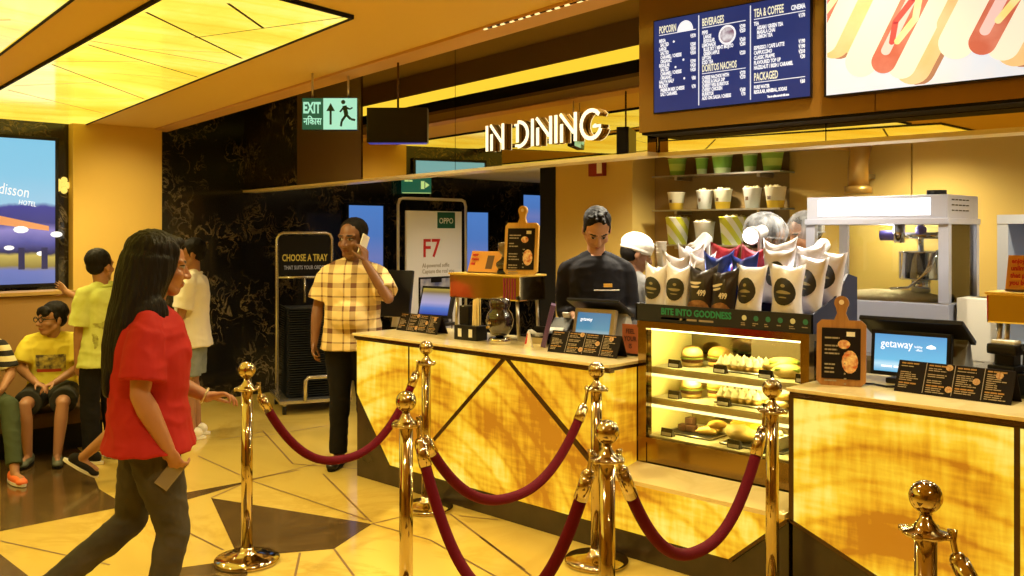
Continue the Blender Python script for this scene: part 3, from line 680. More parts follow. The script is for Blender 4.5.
# tray, card stand, little flag, terminal, red sign
t = thing('till_tray', 'open black till tray with white receipts beside the urn', 'tray', (-3.815, 4.20, ZT), R(10)); t.scale = (.60, .9, 1)
b = B().use(black); b.bx(-.16, .16, -.09, .09, 0, .012); b.bx(-.16, .16, .08, .09, .012, .085); b.bx(.15, .16, -.09, .09, .012, .06); b.bx(-.16, -.15, -.09, .09, .012, .045); b.obj('tray', parent=t)
b = B().use(steel); b.bx(-.16, .16, -.096, -.09, 0, .035); b.obj('front_plate', parent=t)
b = B().use(paper); b.box((-.10, 0, .055), (.07, .05, .012), .003, Matrix.Rotation(.3, 3, 'Y')); b.box((-.06, .02, .04), (.09, .05, .02), .004); b.obj('receipt', parent=t)
b = B().use(mat('purple_folder', (.10, .05, .12), .35)); b.box((0, 0, .125), (.028, .16, .25), .003)
tag(b.obj('folder', loc=(-3.66, 4.05, ZT+.003), rot=(0, R(14), R(40))), 'slim dark purple folder propped upright beside the till tray', 'folder')
t = thing('desk_flag', 'tiny red and white folded card standing in front of the purple folder', 'card', (-3.70, 3.96, ZT))
b = B().use(paper); b.prism([(-.03, 0), (.03, 0), (.012, .075), (-.004, .09)], 0, .012); b.obj('card', parent=t)
b = B().use(red_print); b.prism([(-.024, .012), (-.008, .02), (.0, .075), (-.004, .08)], -.002, -.0005); b.obj('red_mark', parent=t)
t = thing('card_terminal', 'black card terminal with receipt roll beside the framed till', 'card terminal', (-3.655, 4.19, ZT), R(12))
b = B().use(black); b.box((0, 0, .09), (.13, .17, .03), .01, Matrix.Rotation(R(40), 3, 'X')); b.box((0, .04, .04), (.10, .10, .08), .01); b.obj('body', parent=t)
b = B().use(white); b.box((.02, .055, .165), (.05, .012, .05), .004, Matrix.Rotation(R(30), 3, 'X')); b.obj('paper', parent=t)
b = B().use(mat('terminal_screen', (.4, .4, .35), .3)); b.box((0, -.045, .085), (.09, .05, .004), .001, Matrix.Rotation(R(40), 3, 'X')); b.obj('screen', parent=t)
t = thing('counter_sign', 'small brick red upright sign at counter end beside display case', 'sign', (-3.04, 4.07, ZT), R(4))
b = B().use(mat('brick_red_card', (.36, .09, .03), .6)); b.box((0, 0, .085), (.105, .006, .17), .001); b.use(black); b.box((0, .02, .006), (.11, .05, .012), .002); b.obj('card', parent=t)
for k, s in enumerate(['FEEL', 'YOUR', 'IS']): txt('lettering', s, .036, mat('dark_red_print', (.07, .012, .008), .6), t, (0, -.0045, .12-k*.04), align='CENTER', sx=.8, bold=.0008)
# card reader and black drawer behind the right tent card
t = thing('receipt_printer', 'small black card printer with white paper on top, banded counter', 'printer', (-1.19, 4.145, ZT+.1015), R(-10))
b = B().use(black); b.box((0, 0, .012), (.11, .10, .024), .006); b.box((0, .01, .05), (.075, .07, .07), .01); b.box((0, 0, .09), (.12, .10, .045), .014); b.obj('body', parent=t)
b = B().use(white); b.box((0, -.005, .117), (.095, .06, .018), .007); b.obj('paper', parent=t)
b = B().use(black); b.tube([(.058, 0, .11), (.07, 0, .08), (.072, -.01, .03)], .005); b.obj('cable', parent=t)
b = B().use(mat('black_gloss', (.01, .01, .01), .15)); b.box((0, 0, .05), (.62, .30, .10), .006); b.box((0, -.152, .05), (.58, .004, .075), .002); b.sph((0, -.156, .05), .01)
tag(b.obj('cash_drawer', loc=(-1.03, 4.25, ZT)), 'flat glossy black cash drawer box under the card printer', 'cash drawer')
b = B().use(black); b.tube([(-1.80, 4.03, ZT+.006), (-1.74, 3.99, ZT+.006), (-1.69, 4.02, ZT+.006), (-1.62, 3.99, ZT+.006), (-1.57, 4.06, ZT+.006)], .005); tag(b.obj('power_cable'), 'thin black cable lying on counter between wooden board and till', 'cable')
# screen seen from behind on a white stand, by the man
t = thing('queue_monitor', 'black screen seen from behind on white stand, by the plaid shirt', 'monitor', (-5.16, 4.16, ZT), R(200))
b = B().use(black); b.box((0, 0, .235), (.25, .03, .33), .006, Matrix.Rotation(R(10), 3, 'X')); b.obj('head', parent=t)
b = B().use(white); b.prism([(-.03, 0), (.03, 0), (.016, .09), (-.016, .09)], -.02, .02); b.box((0, 0, .075), (.16, .06, .014), .003); b.obj('stand', parent=t)

# ------------------------------------------------------------------ snack tray on the display case with crisp bags
t = thing('snack_display_tray', 'navy snack tray reading BITE INTO GOODNESS on the display case', 'display tray', (-2.42, 3.94, 1.161))
navy = mat('navy_card', (.012, .016, .05), .5)
b = B().use(mat('black_navy_card', (.010, .012, .018), .5)); b.bx(-.49, .49, 0, .012, 0, .088); b.use(navy); b.bx(-.49, .49, .012, .44, 0, .01); b.prism([(.0, 0), (.46, 0), (.46, .24), (.36, .26), (.22, .15), (.0, .088)], .482, .492, 'x'); b.prism([(.0, 0), (.46, 0), (.46, .1), (0, .088)], -.492, -.482, 'x'); b.bx(-.49, .49, .44, .452, 0, .22); b.obj('tray', parent=t)
grn = mat('green_print', (.02, .26, .13), .5)
txt('lettering', 'BITE INTO GOODNESS', .046, grn, t, (-.33, -.0015, .040), sx=.86, bold=.0016)
q = B().use(print_dim); q.bars(-.33, .09, .026, 1, .02, .010, -.0012, 21); q.bars(-.33, .09, .026, 1, .02, .010, -.0012, 22); q.obj('small_print', parent=t)
for k in range(6):
    q = B(); x = .145+k*.062; q.use(mat('icon_green', (.03, .20, .13), .5) if k not in (0, 4) else mat('icon_cream', (.7, .72, .5), .5)); n = 14
    q.quad([(x+.013*math.cos(2*PI*i/n), -.0012, .052+.013*math.sin(2*PI*i/n)) for i in range(n)])
    q.use(print_dim); q.bars(x-.018, x+.018, .03, 2, .009, .005, -.0012, k); q.obj('icon', parent=t)

bagw = mat('white_foil', (.90, .87, .93), .32, .1, bump=.12, bscale=40); bagk = mat('black_foil', (.03, .022, .02), .3, .2, bump=.12, bscale=40); bagb = mat('blue_foil', (.02, .05, .35), .28, .3, bump=.15, bscale=40); bagr = mat('red_foil', (.45, .03, .05), .3, .3, bump=.15, bscale=40)
def bag_mesh(m, kind, seed, w=.135, h=.205):
    rg = random.Random(seed); T = .036; nx, nz = 12, 16
    def S(u, v, side):
        x = (u-.5)*w*(1-.16*math.sin(PI*v)+.06*max(0, v-.8)*5); e = max(0, 1-abs(2*u-1)**2.6)*max(0, 1-abs(2*v-1)**3.2)
        y = side*T*e**.75 + .006*math.sin(7*u+3*v+seed)*(e > 0)*(1-abs(2*v-1)) + .008*math.sin(u*13+seed)*abs(2*v-1)**4
        return V((x, y, v*h + .008*math.sin(5*u+seed)*v + .030*abs(2*u-1)**2*max(0, v-.85)*6))
    b = B().use(m)
    for side in (-1, 1):
        g = [[b.bm.verts.new(S(i/nx, j/nz, side)) for i in range(nx+1)] for j in range(nz+1)]
        for j in range(nz):
            for i in range(nx):
                q = (g[j][i], g[j][i+1], g[j+1][i+1], g[j+1][i]); f = b.bm.faces.new(q if side < 0 else q[::-1]); f.smooth = True
    bmesh.ops.remove_doubles(b.bm, verts=b.bm.verts, dist=.0004)
    l = B()
    def patch(mm, cu, cv, ru, rv, eps, n=18):
        l.use(mm); c = l.bm.verts.new(S(cu, cv, -1)+V((0, -eps, 0))); rings = []
        for s in (.5, 1.): rings.append([l.bm.verts.new(S(cu+ru*s*math.cos(2*PI*i/n), cv+rv*s*math.sin(2*PI*i/n), -1)+V((0, -eps, 0))) for i in range(n)])
        for i in range(n):
            k = (i+1) % n
            for q in ((c, rings[0][i], rings[0][k]), (rings[0][i], rings[1][i], rings[1][k], rings[0][k])):
                f = l.bm.faces.new(q); f.material_index = l.mi; f.smooth = True
    if kind == 'w':
        patch(mat('bag_label_black', (.02, .018, .012), .4), .5, .56, .37, .24, .0042); patch(mat('bag_label_gold', (.30, .25, .11), .4), .5, .55, .24, .03, .0062); patch(MATS['bag_label_gold'], .5, .66, .07, .03, .0062)
        patch(MATS['bag_label_gold'], .5, .46, .14, .012, .0062)
    elif kind == 'k':
        patch(mat('bag_food_print', (.42, .20, .07), .5, col2=(.16, .06, .03), nscale=45), .5, .22, .42, .16, .0035); patch(print_w, .35, .74, .26, .03, .0035); patch(print_w, .35, .66, .2, .025, .0035)
    else: patch(print_dim, .5, .55, .33, .1, .0012)
    return b, l
def bag(kind, loc, rot, label, seed, sc=1.):
    m = {'w': bagw, 'k': bagk, 'b': bagb, 'r': bagr}[kind]
    b, l = bag_mesh(m, kind, seed)
    o = b.obj('crisp_bag'); tag(o, label, 'bag of crisps', 'crisp bags in the navy tray'); o.location = loc; o.rotation_euler = rot; o.scale = (sc*1.2, sc*1.1, sc*1.2)
    p = l.obj('label', parent=o)
    if kind == 'k': txt('lettering', '499', .034, print_w, o, (.002, -.047, .095), sx=.8, bold=.0008)
    return o
Zb = 1.19
BG = [('w', -2.825, 4.00, 0, 0, -5, 'white crisp bag in the front row, at left end of navy tray', 1.0), ('w', -2.695, 3.995, 0, 0, 4, 'white crisp bag in the front row, beside the dark 499 bags', 1.02),
      ('k', -2.555, 3.99, 0, 0, 3, 'black 499 crisp bag beside the two white front bags', .98), ('k', -2.425, 3.99, -.01, 0, -3, 'black 499 crisp bag in the middle of front row', .98),
      ('w', -2.29, 3.99, 0, 0, -6, 'white crisp bag in the front row, next to the second 499 bag', 1.03), ('w', -2.085, 3.99, 0, 0, 5, 'large white crisp bag in front row under the bright lamp at right', 1.06),
      ('w', -2.79, 4.10, .05, 0, 8, 'white crisp bag behind the leftmost front bag', 1.0), ('w', -2.64, 4.11, .055, 0, -4, 'white crisp bag in the second row behind a white front bag', 1.0),
      ('b', -2.52, 4.085, .06, 0, 6, 'blue crisp bag behind the first 499 bag', 1.0), ('b', -2.37, 4.085, .055, 0, -8, 'blue crisp bag behind the second 499 bag', 1.0),
      ('w', -2.20, 4.10, .085, 0, 4, 'white crisp bag in the second row above the large white front bag', 1.0), ('w', -2.04, 4.10, .04, 0, -10, 'white crisp bag behind the large white front bag', 1.05),
      ('r', -2.55, 4.20, .10, 0, 4, 'red crisp bag behind the blue bags, left one', 1.0), ('r', -2.40, 4.21, .095, 0, -6, 'red crisp bag behind the blue bags, right one', 1.0),
      ('w', -2.74, 4.20, .085, 0, 0, 'white crisp bag in the back row beside the lamp at left', 1.05), ('w', -2.25, 4.205, .115, 0, 6, 'white crisp bag in the back row under the two hairnets', 1.05),
      ('w', -2.10, 4.22, .105, 0, -4, 'white crisp bag in the back row behind the bright bulb', 1.0), ('w', -1.99, 4.20, .075, 0, -14, 'white crisp bag leaning on the navy side panel', 1.0)]
for i, (k, x, y, dz, _, rz, lb, sc) in enumerate(BG):
    bag(k, (x, y, Zb+dz), (R(-6), R(random.uniform(-4, 4)), R(rz)), lb, i+1, sc)

# ------------------------------------------------------------------ food in the case
cream = mat('whipped_cream', (.92, .82, .5), .5); bun = mat('golden_bun', (.62, .33, .05), .45, col2=(.74, .46, .1), nscale=20); bunp = mat('pale_bun', (.80, .62, .22), .5, col2=(.7, .45, .1), nscale=14); patty = mat('patty', (.10, .04, .015), .7); leaf = mat('lettuce', (.35, .45, .05), .6); cake = mat('sponge', (.65, .42, .1), .7); choc = mat('chocolate', (.055, .02, .008), .5)
def burger(loc, label, m, s=1.):
    t = thing('burger', label, 'burger', loc, random.uniform(0, 6)); t.scale = (s, s, s)
    b = B().use(m); b.lathe([(0, 0), (.045, 0), (.05, .008), (.048, .02), (0, .021)]); b.obj('bottom_bun', parent=t)
    b = B().use(patty); b.lathe([(0, .021), (.05, .022), (.052, .03), (.05, .038), (0, .039)]); b.obj('patty', parent=t)
    b = B().use(leaf); n = 24; b.lathe([(0, .039), (.054, .037), (.057, .041), (0, .044)]); b.obj('lettuce', parent=t)
    b = B().use(m); b.lathe([(0, .044), (.05, .045), (.053, .055), (.046, .073), (.03, .084), (0, .089)]); b.obj('top_bun', parent=t)
    return t
def peak(loc, label, group, src=None):
    if src: return dup(src, loc)
    t = thing('cream_cake', label, 'cake', loc, 0, group)
    b = B().use(cake); b.lathe([(0, 0), (.018, 0), (.023, .026), (0, .027)], n=14); b.obj('cup', parent=t)
    b = B().use(cream); b.lathe([(0, .026), (.024, .027), (.025, .034), (.017, .04), (.018, .046), (.010, .053), (.011, .058), (0, .072)], n=14); b.obj('cream', parent=t)
    return t
def tag_card(loc, label):
    t = thing('price_tag', label, 'price tag', loc, 0, 'price tags in the display case')
    b = B().use(black); b.prism([(0, 0), (.03, 0), (.012, .04), (.006, .04)], -.035, .035, 'x'); b.obj('holder', parent=t)
    b = B().use(paper); b.box((0, -.001, .012), (.056, .003, .016), 0, Matrix.Rotation(R(-9), 3, 'X')); b.obj('card', parent=t)
def tray(loc, w, d, label):
    t = thing('serving_tray', label, 'tray', loc, 0)
    b = B().use(blackm); b.bx(-w/2, w/2, -d/2, d/2, 0, .006, .002); b.obj('plate', parent=t)
    b = B().use(steel); b.tube([(-w/2, -d/2, .007), (w/2, -d/2, .007), (w/2, d/2, .007), (-w/2, d/2, .007)], .004, 6, True); b.obj('rim', parent=t)
def sub(loc, label, rz, L=.17, m=bunp):
    t = thing('filled_roll', label, 'sandwich roll', loc, rz)
    n = 14; pts = [V((-L/2+L*i/n, 0, .032)) for i in range(n+1)]; rr = [max(.004, .036*(1-abs(2*i/n-1)**3.)) for i in range(n+1)]
    b = B().use(m); b.tube(pts, rr, 14); b.obj('bread', parent=t)
    b = B().use(leaf); b.tube([p+V((0, -.02, .012)) for p in pts[2:-2]], .012, 8); b.obj('filling', parent=t)
ZA, ZB_, ZC_ = .919, .759, .567
burger((-2.70, 4.15, ZA), 'pale bun burger on the top shelf behind a price tag', bunp, 1.1); burger((-2.60, 4.25, ZA), 'golden bun burger on the top shelf beside the pale one', bun, 1.15); burger((-2.80, 4.30, ZA), 'golden bun burger at the left end of the top shelf', bun)
burger((-2.70, 4.14, ZB_), 'pale bun burger on the middle shelf behind a price tag', bunp, 1.1); burger((-2.60, 4.24, ZB_), 'golden bun burger at the back of the middle shelf', bun, 1.1)
tray((-2.41, 4.17, ZA), .24, .15, 'black tray under the cream-peaked cakes on the top shelf'); tray((-2.41, 4.16, ZB_), .24, .15, 'black tray under the cream-peaked cakes on the middle shelf'); tray((-2.68, 4.15, ZC_), .28, .18, 'black tray with dark brownies on the bottom shelf'); tray((-2.3, 4.14, ZC_), .34, .2, 'black tray under the big loaf on the bottom shelf')
pk = None
for z, nm in ((ZA, 'top'), (ZB_, 'middle')):
    pk = None
    for r_ in range(3):
        for c in range(6):
            loc = (-2.51+c*.04, 4.12+r_*.045, z+.0075)
            pk = peak(loc, 'small cake with whipped cream peak on the %s shelf tray' % nm, 'cream-peaked cakes on the %s shelf' % nm, pk) if pk is None else (dup(pk, loc) and pk)
sub((-2.21, 4.20, ZA+.02), 'long pale filled roll at the back right of the top shelf', R(35), .2); sub((-2.14, 4.12, ZA), 'pale filled roll in front of the long one, top shelf', R(10)); sub((-2.03, 4.14, ZA), 'filled roll at the right end of the top shelf', R(60), .14)
# bread roll rings on the middle shelf, loaf, brownies, croissants
def doughnut(loc, label):
    t = thing('glazed_bun', label, 'bun', loc, 0); b = B().use(bunp); b.tube([(.035*math.cos(2*PI*i/16), .035*math.sin(2*PI*i/16), .024) for i in range(16)], .023, 10, True); b.obj('bun', parent=t)
    b = B().use(cream); b.tube([(.035*math.cos(2*PI*i/16), .035*math.sin(2*PI*i/16), .03) for i in range(16)], .0195, 10, True); b.obj('icing', parent=t)
doughnut((-2.20, 4.12, ZB_), 'cream iced ring bun in front, right side of middle shelf'); doughnut((-2.15, 4.23, ZB_), 'cream iced ring bun at the back of the middle shelf'); doughnut((-2.19, 4.15, ZB_+.047), 'cream iced ring bun stacked on another, middle shelf'); doughnut((-2.05, 4.15, ZB_), 'cream iced ring bun at right end of the middle shelf')
for i, (x, y, z) in enumerate([(-2.76, 4.16, .0075), (-2.71, 4.16, .0075), (-2.75, 4.21, .0075), (-2.73, 4.18, .042)]):
    b = B().use(choc); b.box((0, 0, .017), (.046, .046, .034), .006); tag(b.obj('brownie', loc=(x, y, ZC_+z)), ['dark brownie in front at left of the bottom tray', 'dark brownie beside another at front of the bottom tray', 'dark brownie at the back of the bottom tray', 'dark brownie on top of the brownie pile'][i], 'brownie', 'brownies')
def croissant(loc, label, rz, m=bun):
    n = 16; pts = []; rr = []
    for i in range(n+1):
        a = R(-70+140*i/n); pts.append((.055*math.sin(a), .055*math.cos(a)-.04, .022)); rr.append(max(.005, .024*(1-abs(2*i/n-1)**2.2)*(.88+.12*(i % 2))))
    b = B().use(m); b.tube(pts, rr, 12); tag(b.obj('croissant', loc=loc, rot=(0, 0, rz)), label, 'croissant')
croissant((-2.60, 4.13, ZC_+.0075), 'golden croissant at the front between brownies and loaf', .3); croissant((-2.61, 4.21, ZC_+.0075), 'golden croissant at the back between brownies and loaf', .1); croissant((-2.56, 4.17, ZC_+.04), 'golden croissant on top of two others', .8)
t = thing('bread_loaf', 'big round yellow topped loaf on the bottom shelf', 'bread', (-2.40, 4.15, ZC_+.0075))
b = B().use(bunp); b.sph((0, 0, .045), (.10, .07, .05)); b.bm.verts.ensure_lookup_table()
for v in b.bm.verts: v.co.z = max(0, v.co.z)
b.obj('loaf', parent=t); b = B().use(mat('custard', (.85, .5, .03), .4)); b.sph((.045, .01, .075), (.055, .045, .028)); b.sph((-.02, .0, .085), (.05, .04, .02)); b.obj('topping', parent=t)
t = thing('paper_box_cake', 'cream cake slice in a white paper box, bottom shelf', 'cake', (-2.22, 4.13, ZC_+.0075)); b = B().use(paper); b.bx(-.05, .05, -.05, .05, 0, .06, .003); b.obj('box', parent=t); b = B().use(cream); b.lathe([(0, .06), (.045, .06), (.035, .08), (0, .088)]); b.obj('cream', parent=t)
sub((-2.05, 4.16, ZC_), 'filled roll at the right end of the bottom shelf', R(70), .14)
for i, (x, z, lb) in enumerate([(-2.74, ZA, 'burgers on the top shelf'), (-2.47, ZA, 'cream cakes on the top shelf'), (-2.22, ZA, 'rolls on the top shelf'), (-2.03, ZA, 'last roll on the top shelf'),
                                (-2.74, ZB_, 'burgers on the middle shelf'), (-2.45, ZB_, 'cream cakes on the middle shelf'), (-2.20, ZB_, 'ring buns on the middle shelf'), (-2.04, ZB_, 'last ring bun on the middle shelf'),
                                (-2.76, ZC_, 'brownies on the bottom shelf'), (-2.37, ZC_, 'big loaf on the bottom shelf'), (-2.24, ZC_, 'boxed cake slice on the bottom shelf'), (-2.04, ZC_, 'last roll on the bottom shelf')]):
    tag_card((x, 4.035 if z != ZC_ else 4.0, z), 'black price tag with white card in front of ' + lb)
# ------------------------------------------------------------------ overhead: sign letters, menu screens, exit sign
lit = mat('lit_letter', (1, .88, .55), .5, emit=1.5); lside = mat('letter_side', (.35, .2, .05), .4, .3)
t = thing('illuminated_sign', 'glowing cream IN DINING letters on the mirrored bulkhead', 'sign', (-4.185, 4.09, 2.126), -math.atan(.158)); t.scale = (1.10, 1, 1.07)
Hh = .150; W_ = .019
def st(b, p, q, w_=W_):
    A_, E_ = V((p[0], 0, p[1])), V((q[0], 0, q[1])); u = (E_-A_).normalized(); n = V((u.z, 0, -u.x))*w_/2
    P_ = [(v.x, v.z) for v in (A_+n, E_+n, E_-n, A_-n)]
    b.use(lit).prism(P_, 0, .006); b.use(lside).prism(P_, .006, .03)
def arc(b, cx, cz, rx, rz_, a0, a1, w_=W_, n=14):
    for i in range(n):
        a, c = R(a0+(a1-a0)*i/n), R(a0+(a1-a0)*(i+1)/n)
        st(b, (cx+rx*math.cos(a), cz+rz_*math.sin(a)), (cx+rx*math.cos(c), cz+rz_*math.sin(c)), w_)
def letter(ch, x):
    b = B(); h = Hh
    if ch == 'I': st(b, (x+.01, 0), (x+.01, h)); wd = .038
    elif ch == 'N':
        st(b, (x+.01, 0), (x+.01, h*.62)); st(b, (x+.0, h), (x+.105, h*.30), .017); st(b, (x+.118, 0), (x+.118, h)); st(b, (x+.012, h*.62), (x+.012, h*.62+.004)); wd = .145
    elif ch == 'D':
        st(b, (x+.045, h*.2), (x+.045, h*.86)); st(b, (x+.02, h*.86), (x+.055, h*.86), .012); arc(b, x+.05, h*.5, .085, h*.46, -90, 90); st(b, (x+.028, .012), (x+.055, .012), .014); wd = .16
    else:
        arc(b, x+.085, h*.5, .075, h*.48, 40, 340); st(b, (x+.10, h*.42), (x+.155, h*.42), .014); st(b, (x+.115, h*.42), (x+.115, h*.5), .012); wd = .17
    b.obj('letter_'+ch.lower(), parent=t); return wd
x = 0.
for ch in 'IN DINING': x += .055 if ch == ' ' else letter(ch, x) + .007

box_t = thing('menu_bulkhead_box', 'bronze box overhead carrying the blue menu board and food screen', 'bulkhead box', (-1.0, 3.82, 2.12))
b = B().use(fasciam); b.bx(-1.80, -.6, 0, .175, 0, .72); b.bx(-.596, 1.4, 0, .175, 0, .72); b.use(blackm); b.bx(-1.79, 1.39, .01, .17, -.012, .73); b.obj('casing', parent=box_t)

bluem = mat('menu_blue', (.014, .028, .155), .4, emit=.85, col2=(.022, .042, .19), nscale=3)
t = thing('menu_screen', 'blue menu board of popcorn, beverages, nachos and coffee prices', 'menu board', (-2.695, 3.80, 2.21))
b = B().use(black); b.bx(-.004, .824, .0, .018, -.006, .456); b.obj('housing', parent=t)
b = B().use(bluem); b.bx(.004, .82, -.004, 0, 0, .45); b.obj('panel', parent=t)
mw = mat('menu_white', (.92, .92, .95), .5, emit=1.); mc = mat('menu_cream', (.9, .85, .6), .5, emit=1.)
b = B().use(mw); b.bx(.259, .263, -.006, -.004, .012, .44); b.bx(.533, .537, -.006, -.004, .012, .44)
for x0, x1, z in ((.035, .245, .375), (.28, .51, .375), (.28, .51, .158), (.553, .80, .372), (.553, .80, .085)): b.bx(x0, x1, -.006, -.004, z, z+.003)
n = 16; b.quad([(.185+.045*math.cos(-PI*i/n), -.0055, .378-.05*math.sin(-PI*i/n)) for i in range(n+1)][::-1])
n = 20; b.quad([(.415+.046*math.cos(2*PI*i/n), -.0055, .325+.046*math.sin(2*PI*i/n)) for i in range(n)])
for x, z in ((.12, .335), (.175, .24), (.13, .21), (.18, .15)): b.quad([(x+.006*math.cos(2*PI*i/8), -.0055, z+.006*math.sin(2*PI*i/8)) for i in range(8)])
b.use(mat('menu_photo', (.18, .06, .12), .5, emit=.9, col2=(.85, .8, .8), nscale=30)); b.quad([(.415+.037*math.cos(2*PI*i/n), -.0062, .325+.037*math.sin(2*PI*i/n)) for i in range(n)])
b.obj('artwork', parent=t)
def mt(body, x, z, size, m=None, sx=.60, line=1., al='LEFT'): txt('lettering', body, size, m or mw, t, (x, -.0062, z), align=al, sx=sx, bold=.0011, line=line, ext=.0002)
mt('POPCORN', .035, .385, .050, mc, .42); mt('BEVERAGES', .28, .385, .050, mc, .46); mt('DORITOS NACHOS', .28, .168, .046, mc, .46); mt('TEA & COFFEE', .553, .383, .052, mc, .44); mt('PACKAGED', .553, .095, .050, mc, .46)
mt('MEGA\n  SALTED\nLARGE\n  SALTED\n  CARAMEL / CHEESE\n  ORGANIC\nREGULAR\n  SALTED\n  CARAMEL / CHEESE\n  ORGANIC\nHALF N HALF\nBUCKET\n  PREMIUM MIX CHEESE\n  SALT CARAMEL', .035, .340, .0235, line=.86)
mt('₹570\n\n₹500\n₹550\n₹550\n\n₹390\n₹420\n₹420\n\n₹80\n\n₹70', .245, .340, .0235, line=.86, al='RIGHT')
mt('PEPSI\n  LARGE\n  REGULAR\nLEMONADE\n  BLUE SKY / MINT MOJITO\n  GREEN APPLE\nLIPTON\nICED TEA', .28, .345, .0235, line=.86); mt('₹290\n₹250\n\n₹260\n₹260\n\n₹220', .51, .345, .0235, line=.86, al='RIGHT')
mt('CHEESE NACHOS WITH\nCHEESE & SALSA DIP\nCHEESY VEG BURRITOS\nCHEESY CHICKEN\nBURRITOS\nADD ON: SALSA / CHEESE', .28, .132, .0225, line=.86); mt('₹270\n₹270\n\n\n₹260\n₹70', .51, .132, .0225, line=.86, al='RIGHT')
mt('TEA\n    ASSAM / GREEN TEA\n    MASALA CHAI\n    LEMON TEA', .553, .345, .0235, line=.86); mt('₹170', .80, .348, .0235, al='RIGHT')
mt('ESPRESSO / CAFE LATTE\nCAPPUCCINO\nCLASSIC FRAPPE\nFLAVOURED TOP UP\nHAZELNUT / IRISH / CARAMEL', .553, .235, .0235, line=.95); mt('₹190\n₹190\n₹210\n₹30', .80, .235, .0235, line=.95, al='RIGHT')
mt('PURE WATER\nREGULAR, MINERAL, SODAS', .553, .058, .0215); mt('₹60', .80, .06, .0235, al='RIGHT'); mt('Tea or coffee served with care', .62, .012, .014); mt('CINEMA', .735, .385, .030); 

# food screen with hot dogs: shapes laid on the lit panel, sausages and buns
t = thing('food_screen', 'large lit screen showing hot dogs with mustard at top right corner', 'screen', (-1.785, 3.80, 2.20))
b = B().use(black); b.bx(-.012, 1.15, -.03, .018, -.006, .62); b.obj('housing', parent=t)
b = B().use(mat('food_paper', (.84, .80, .76), .5, emit=.95, col2=(.72, .78, .86), nscale=5)); b.bx(0, 1.14, -.033, -.03, 0, .61); b.obj('panel', parent=t)
fd = B()
def em(n, c, c2=None): return mat(n, c, .5, emit=.98, col2=c2, nscale=9)
BUN, BUNL, SAU, SAUL, MUS, KET, SHD = em('lit_bun', (.86, .52, .20), (.90, .62, .30)), em('lit_bun_pale', (.92, .84, .62)), em('lit_sausage', (.60, .13, .07), (.74, .26, .16)), em('lit_sausage_pale', (.90, .58, .50)), em('lit_mustard', (.90, .72, .22), (.88, .84, .5)), em('lit_ketchup', (.62, .07, .06)), em('lit_shadow', (.45, .20, .10))
def stripe(m, x0, z0, x1, z1, w0, lay, round0=True):
    """A round-ended band in the picture, from its lower end up and out of the frame, kept inside the panel."""
    fd.use(m); A_, E_ = V((x0, 0, z0)), V((x1, 0, z1)); u = (E_-A_).normalized(); n_ = V((u.z, 0, -u.x)); pts = []
    for i in range(0, 13): a = PI*i/12; pts.append(A_ - u*math.sin(a)*w0*.9 + n_*math.cos(a)*w0)
    pts += [E_ - n_*w0*1.05, E_ + n_*w0*1.05]
    def clip(ps, f):
        o = []
        for i in range(len(ps)):
            p, q = ps[i-1], ps[i]; fp, fq = f(p), f(q)
            if (fp >= 0) != (fq >= 0): o.append(p.lerp(q, fp/(fp-fq)))
            if fq >= 0: o.append(q)
        return o
    for f in (lambda p: p.z-.004, lambda p: .606-p.z, lambda p: p.x-.004, lambda p: 1.136-p.x): pts = clip(pts, f)
    if len(pts) > 2: fd.quad([(p.x, -.0332-.00025*lay, p.z) for p in pts][::-1])
for x, z, sh in ((-.10, .22, 0), (.225, .075, 1), (.60, .10, 2), (.96, .05, 3)):
    dx, dz = .33, .62
    def S_(m, off, w_, l, up=0.): stripe(m, x+off+dx*up, z+dz*up, x+off+dx*1.5, z+dz*1.5, w_, l)
    S_(SHD, .165, .066, 0, -.02); S_(BUN, .135, .074, 1, 0); S_(BUNL, .085, .058, 2, .02); S_(BUN, -.16, .055, 3, .20); S_(BUNL, -.10, .070, 4, .08); S_(SAU, .0, .052, 5, .06); S_(SAUL, -.014, .020, 6, .13)
    for k in range(9):   # wavy mustard and ketchup lines
        f0, f1 = .18+k*.13, .18+(k+1)*.13; w1 = .014*(1 if k % 2 else -1)
        stripe(MUS, x+.03+w1+dx*f0, z+dz*f0, x+.03-w1+dx*f1, z+dz*f1, .0135, 8)
        if sh % 2: stripe(KET, x-.02-w1+dx*f0, z+dz*f0, x-.02+w1+dx*f1, z+dz*f1, .012, 7)
fd.obj('picture', parent=t)

t = thing('exit_sign', 'green lit EXIT sign with arrow and running figure hung from ceiling', 'exit sign', (-4.59, 3.20, 2.222), R(44)); t.scale = (1.06, 1, 1.06)
b = B().use(black); b.bx(-.155, .155, .0, .05, 0, .18); b.obj('casing', parent=t)
b = B().use(mat('exit_green', (.015, .12, .06), .4, emit=.7)); b.bx(-.152, -.035, -.004, 0, .003, .177)
b.use(mat('exit_pale', (.38, .80, .58), .4, emit=.95)); b.bx(-.035, .152, -.004, 0, .003, .177); b.obj('face', parent=t)
eg = mat('exit_dark', (.01, .06, .035), .5); ep = MATS['exit_pale']
txt('lettering', 'EXIT', .085, ep, t, (-.148, -.005, .095), sx=.56, bold=.003); txt('lettering', 'निकास', .055, ep, t, (-.145, -.005, .03), sx=.72, bold=.001)
b = B().use(eg); b.quad([(.0, -.005, .03), (.012, -.005, .03), (.012, -.005, .11), (.0, -.005, .11)]); b.quad([(-.018, -.005, .105), (.03, -.005, .105), (.006, -.005, .15)]); b.obj('arrow', parent=t)
b = B().use(eg)
def lim(p, q, w_): 
    A_, E_ = V((p[0]-.022, -.0052, p[1])), V((q[0]-.022, -.0052, q[1])); u = (E_-A_).normalized(); n = V((u.z, 0, -u.x))*w_; b.quad([A_-n, E_-n, E_+n, A_+n])
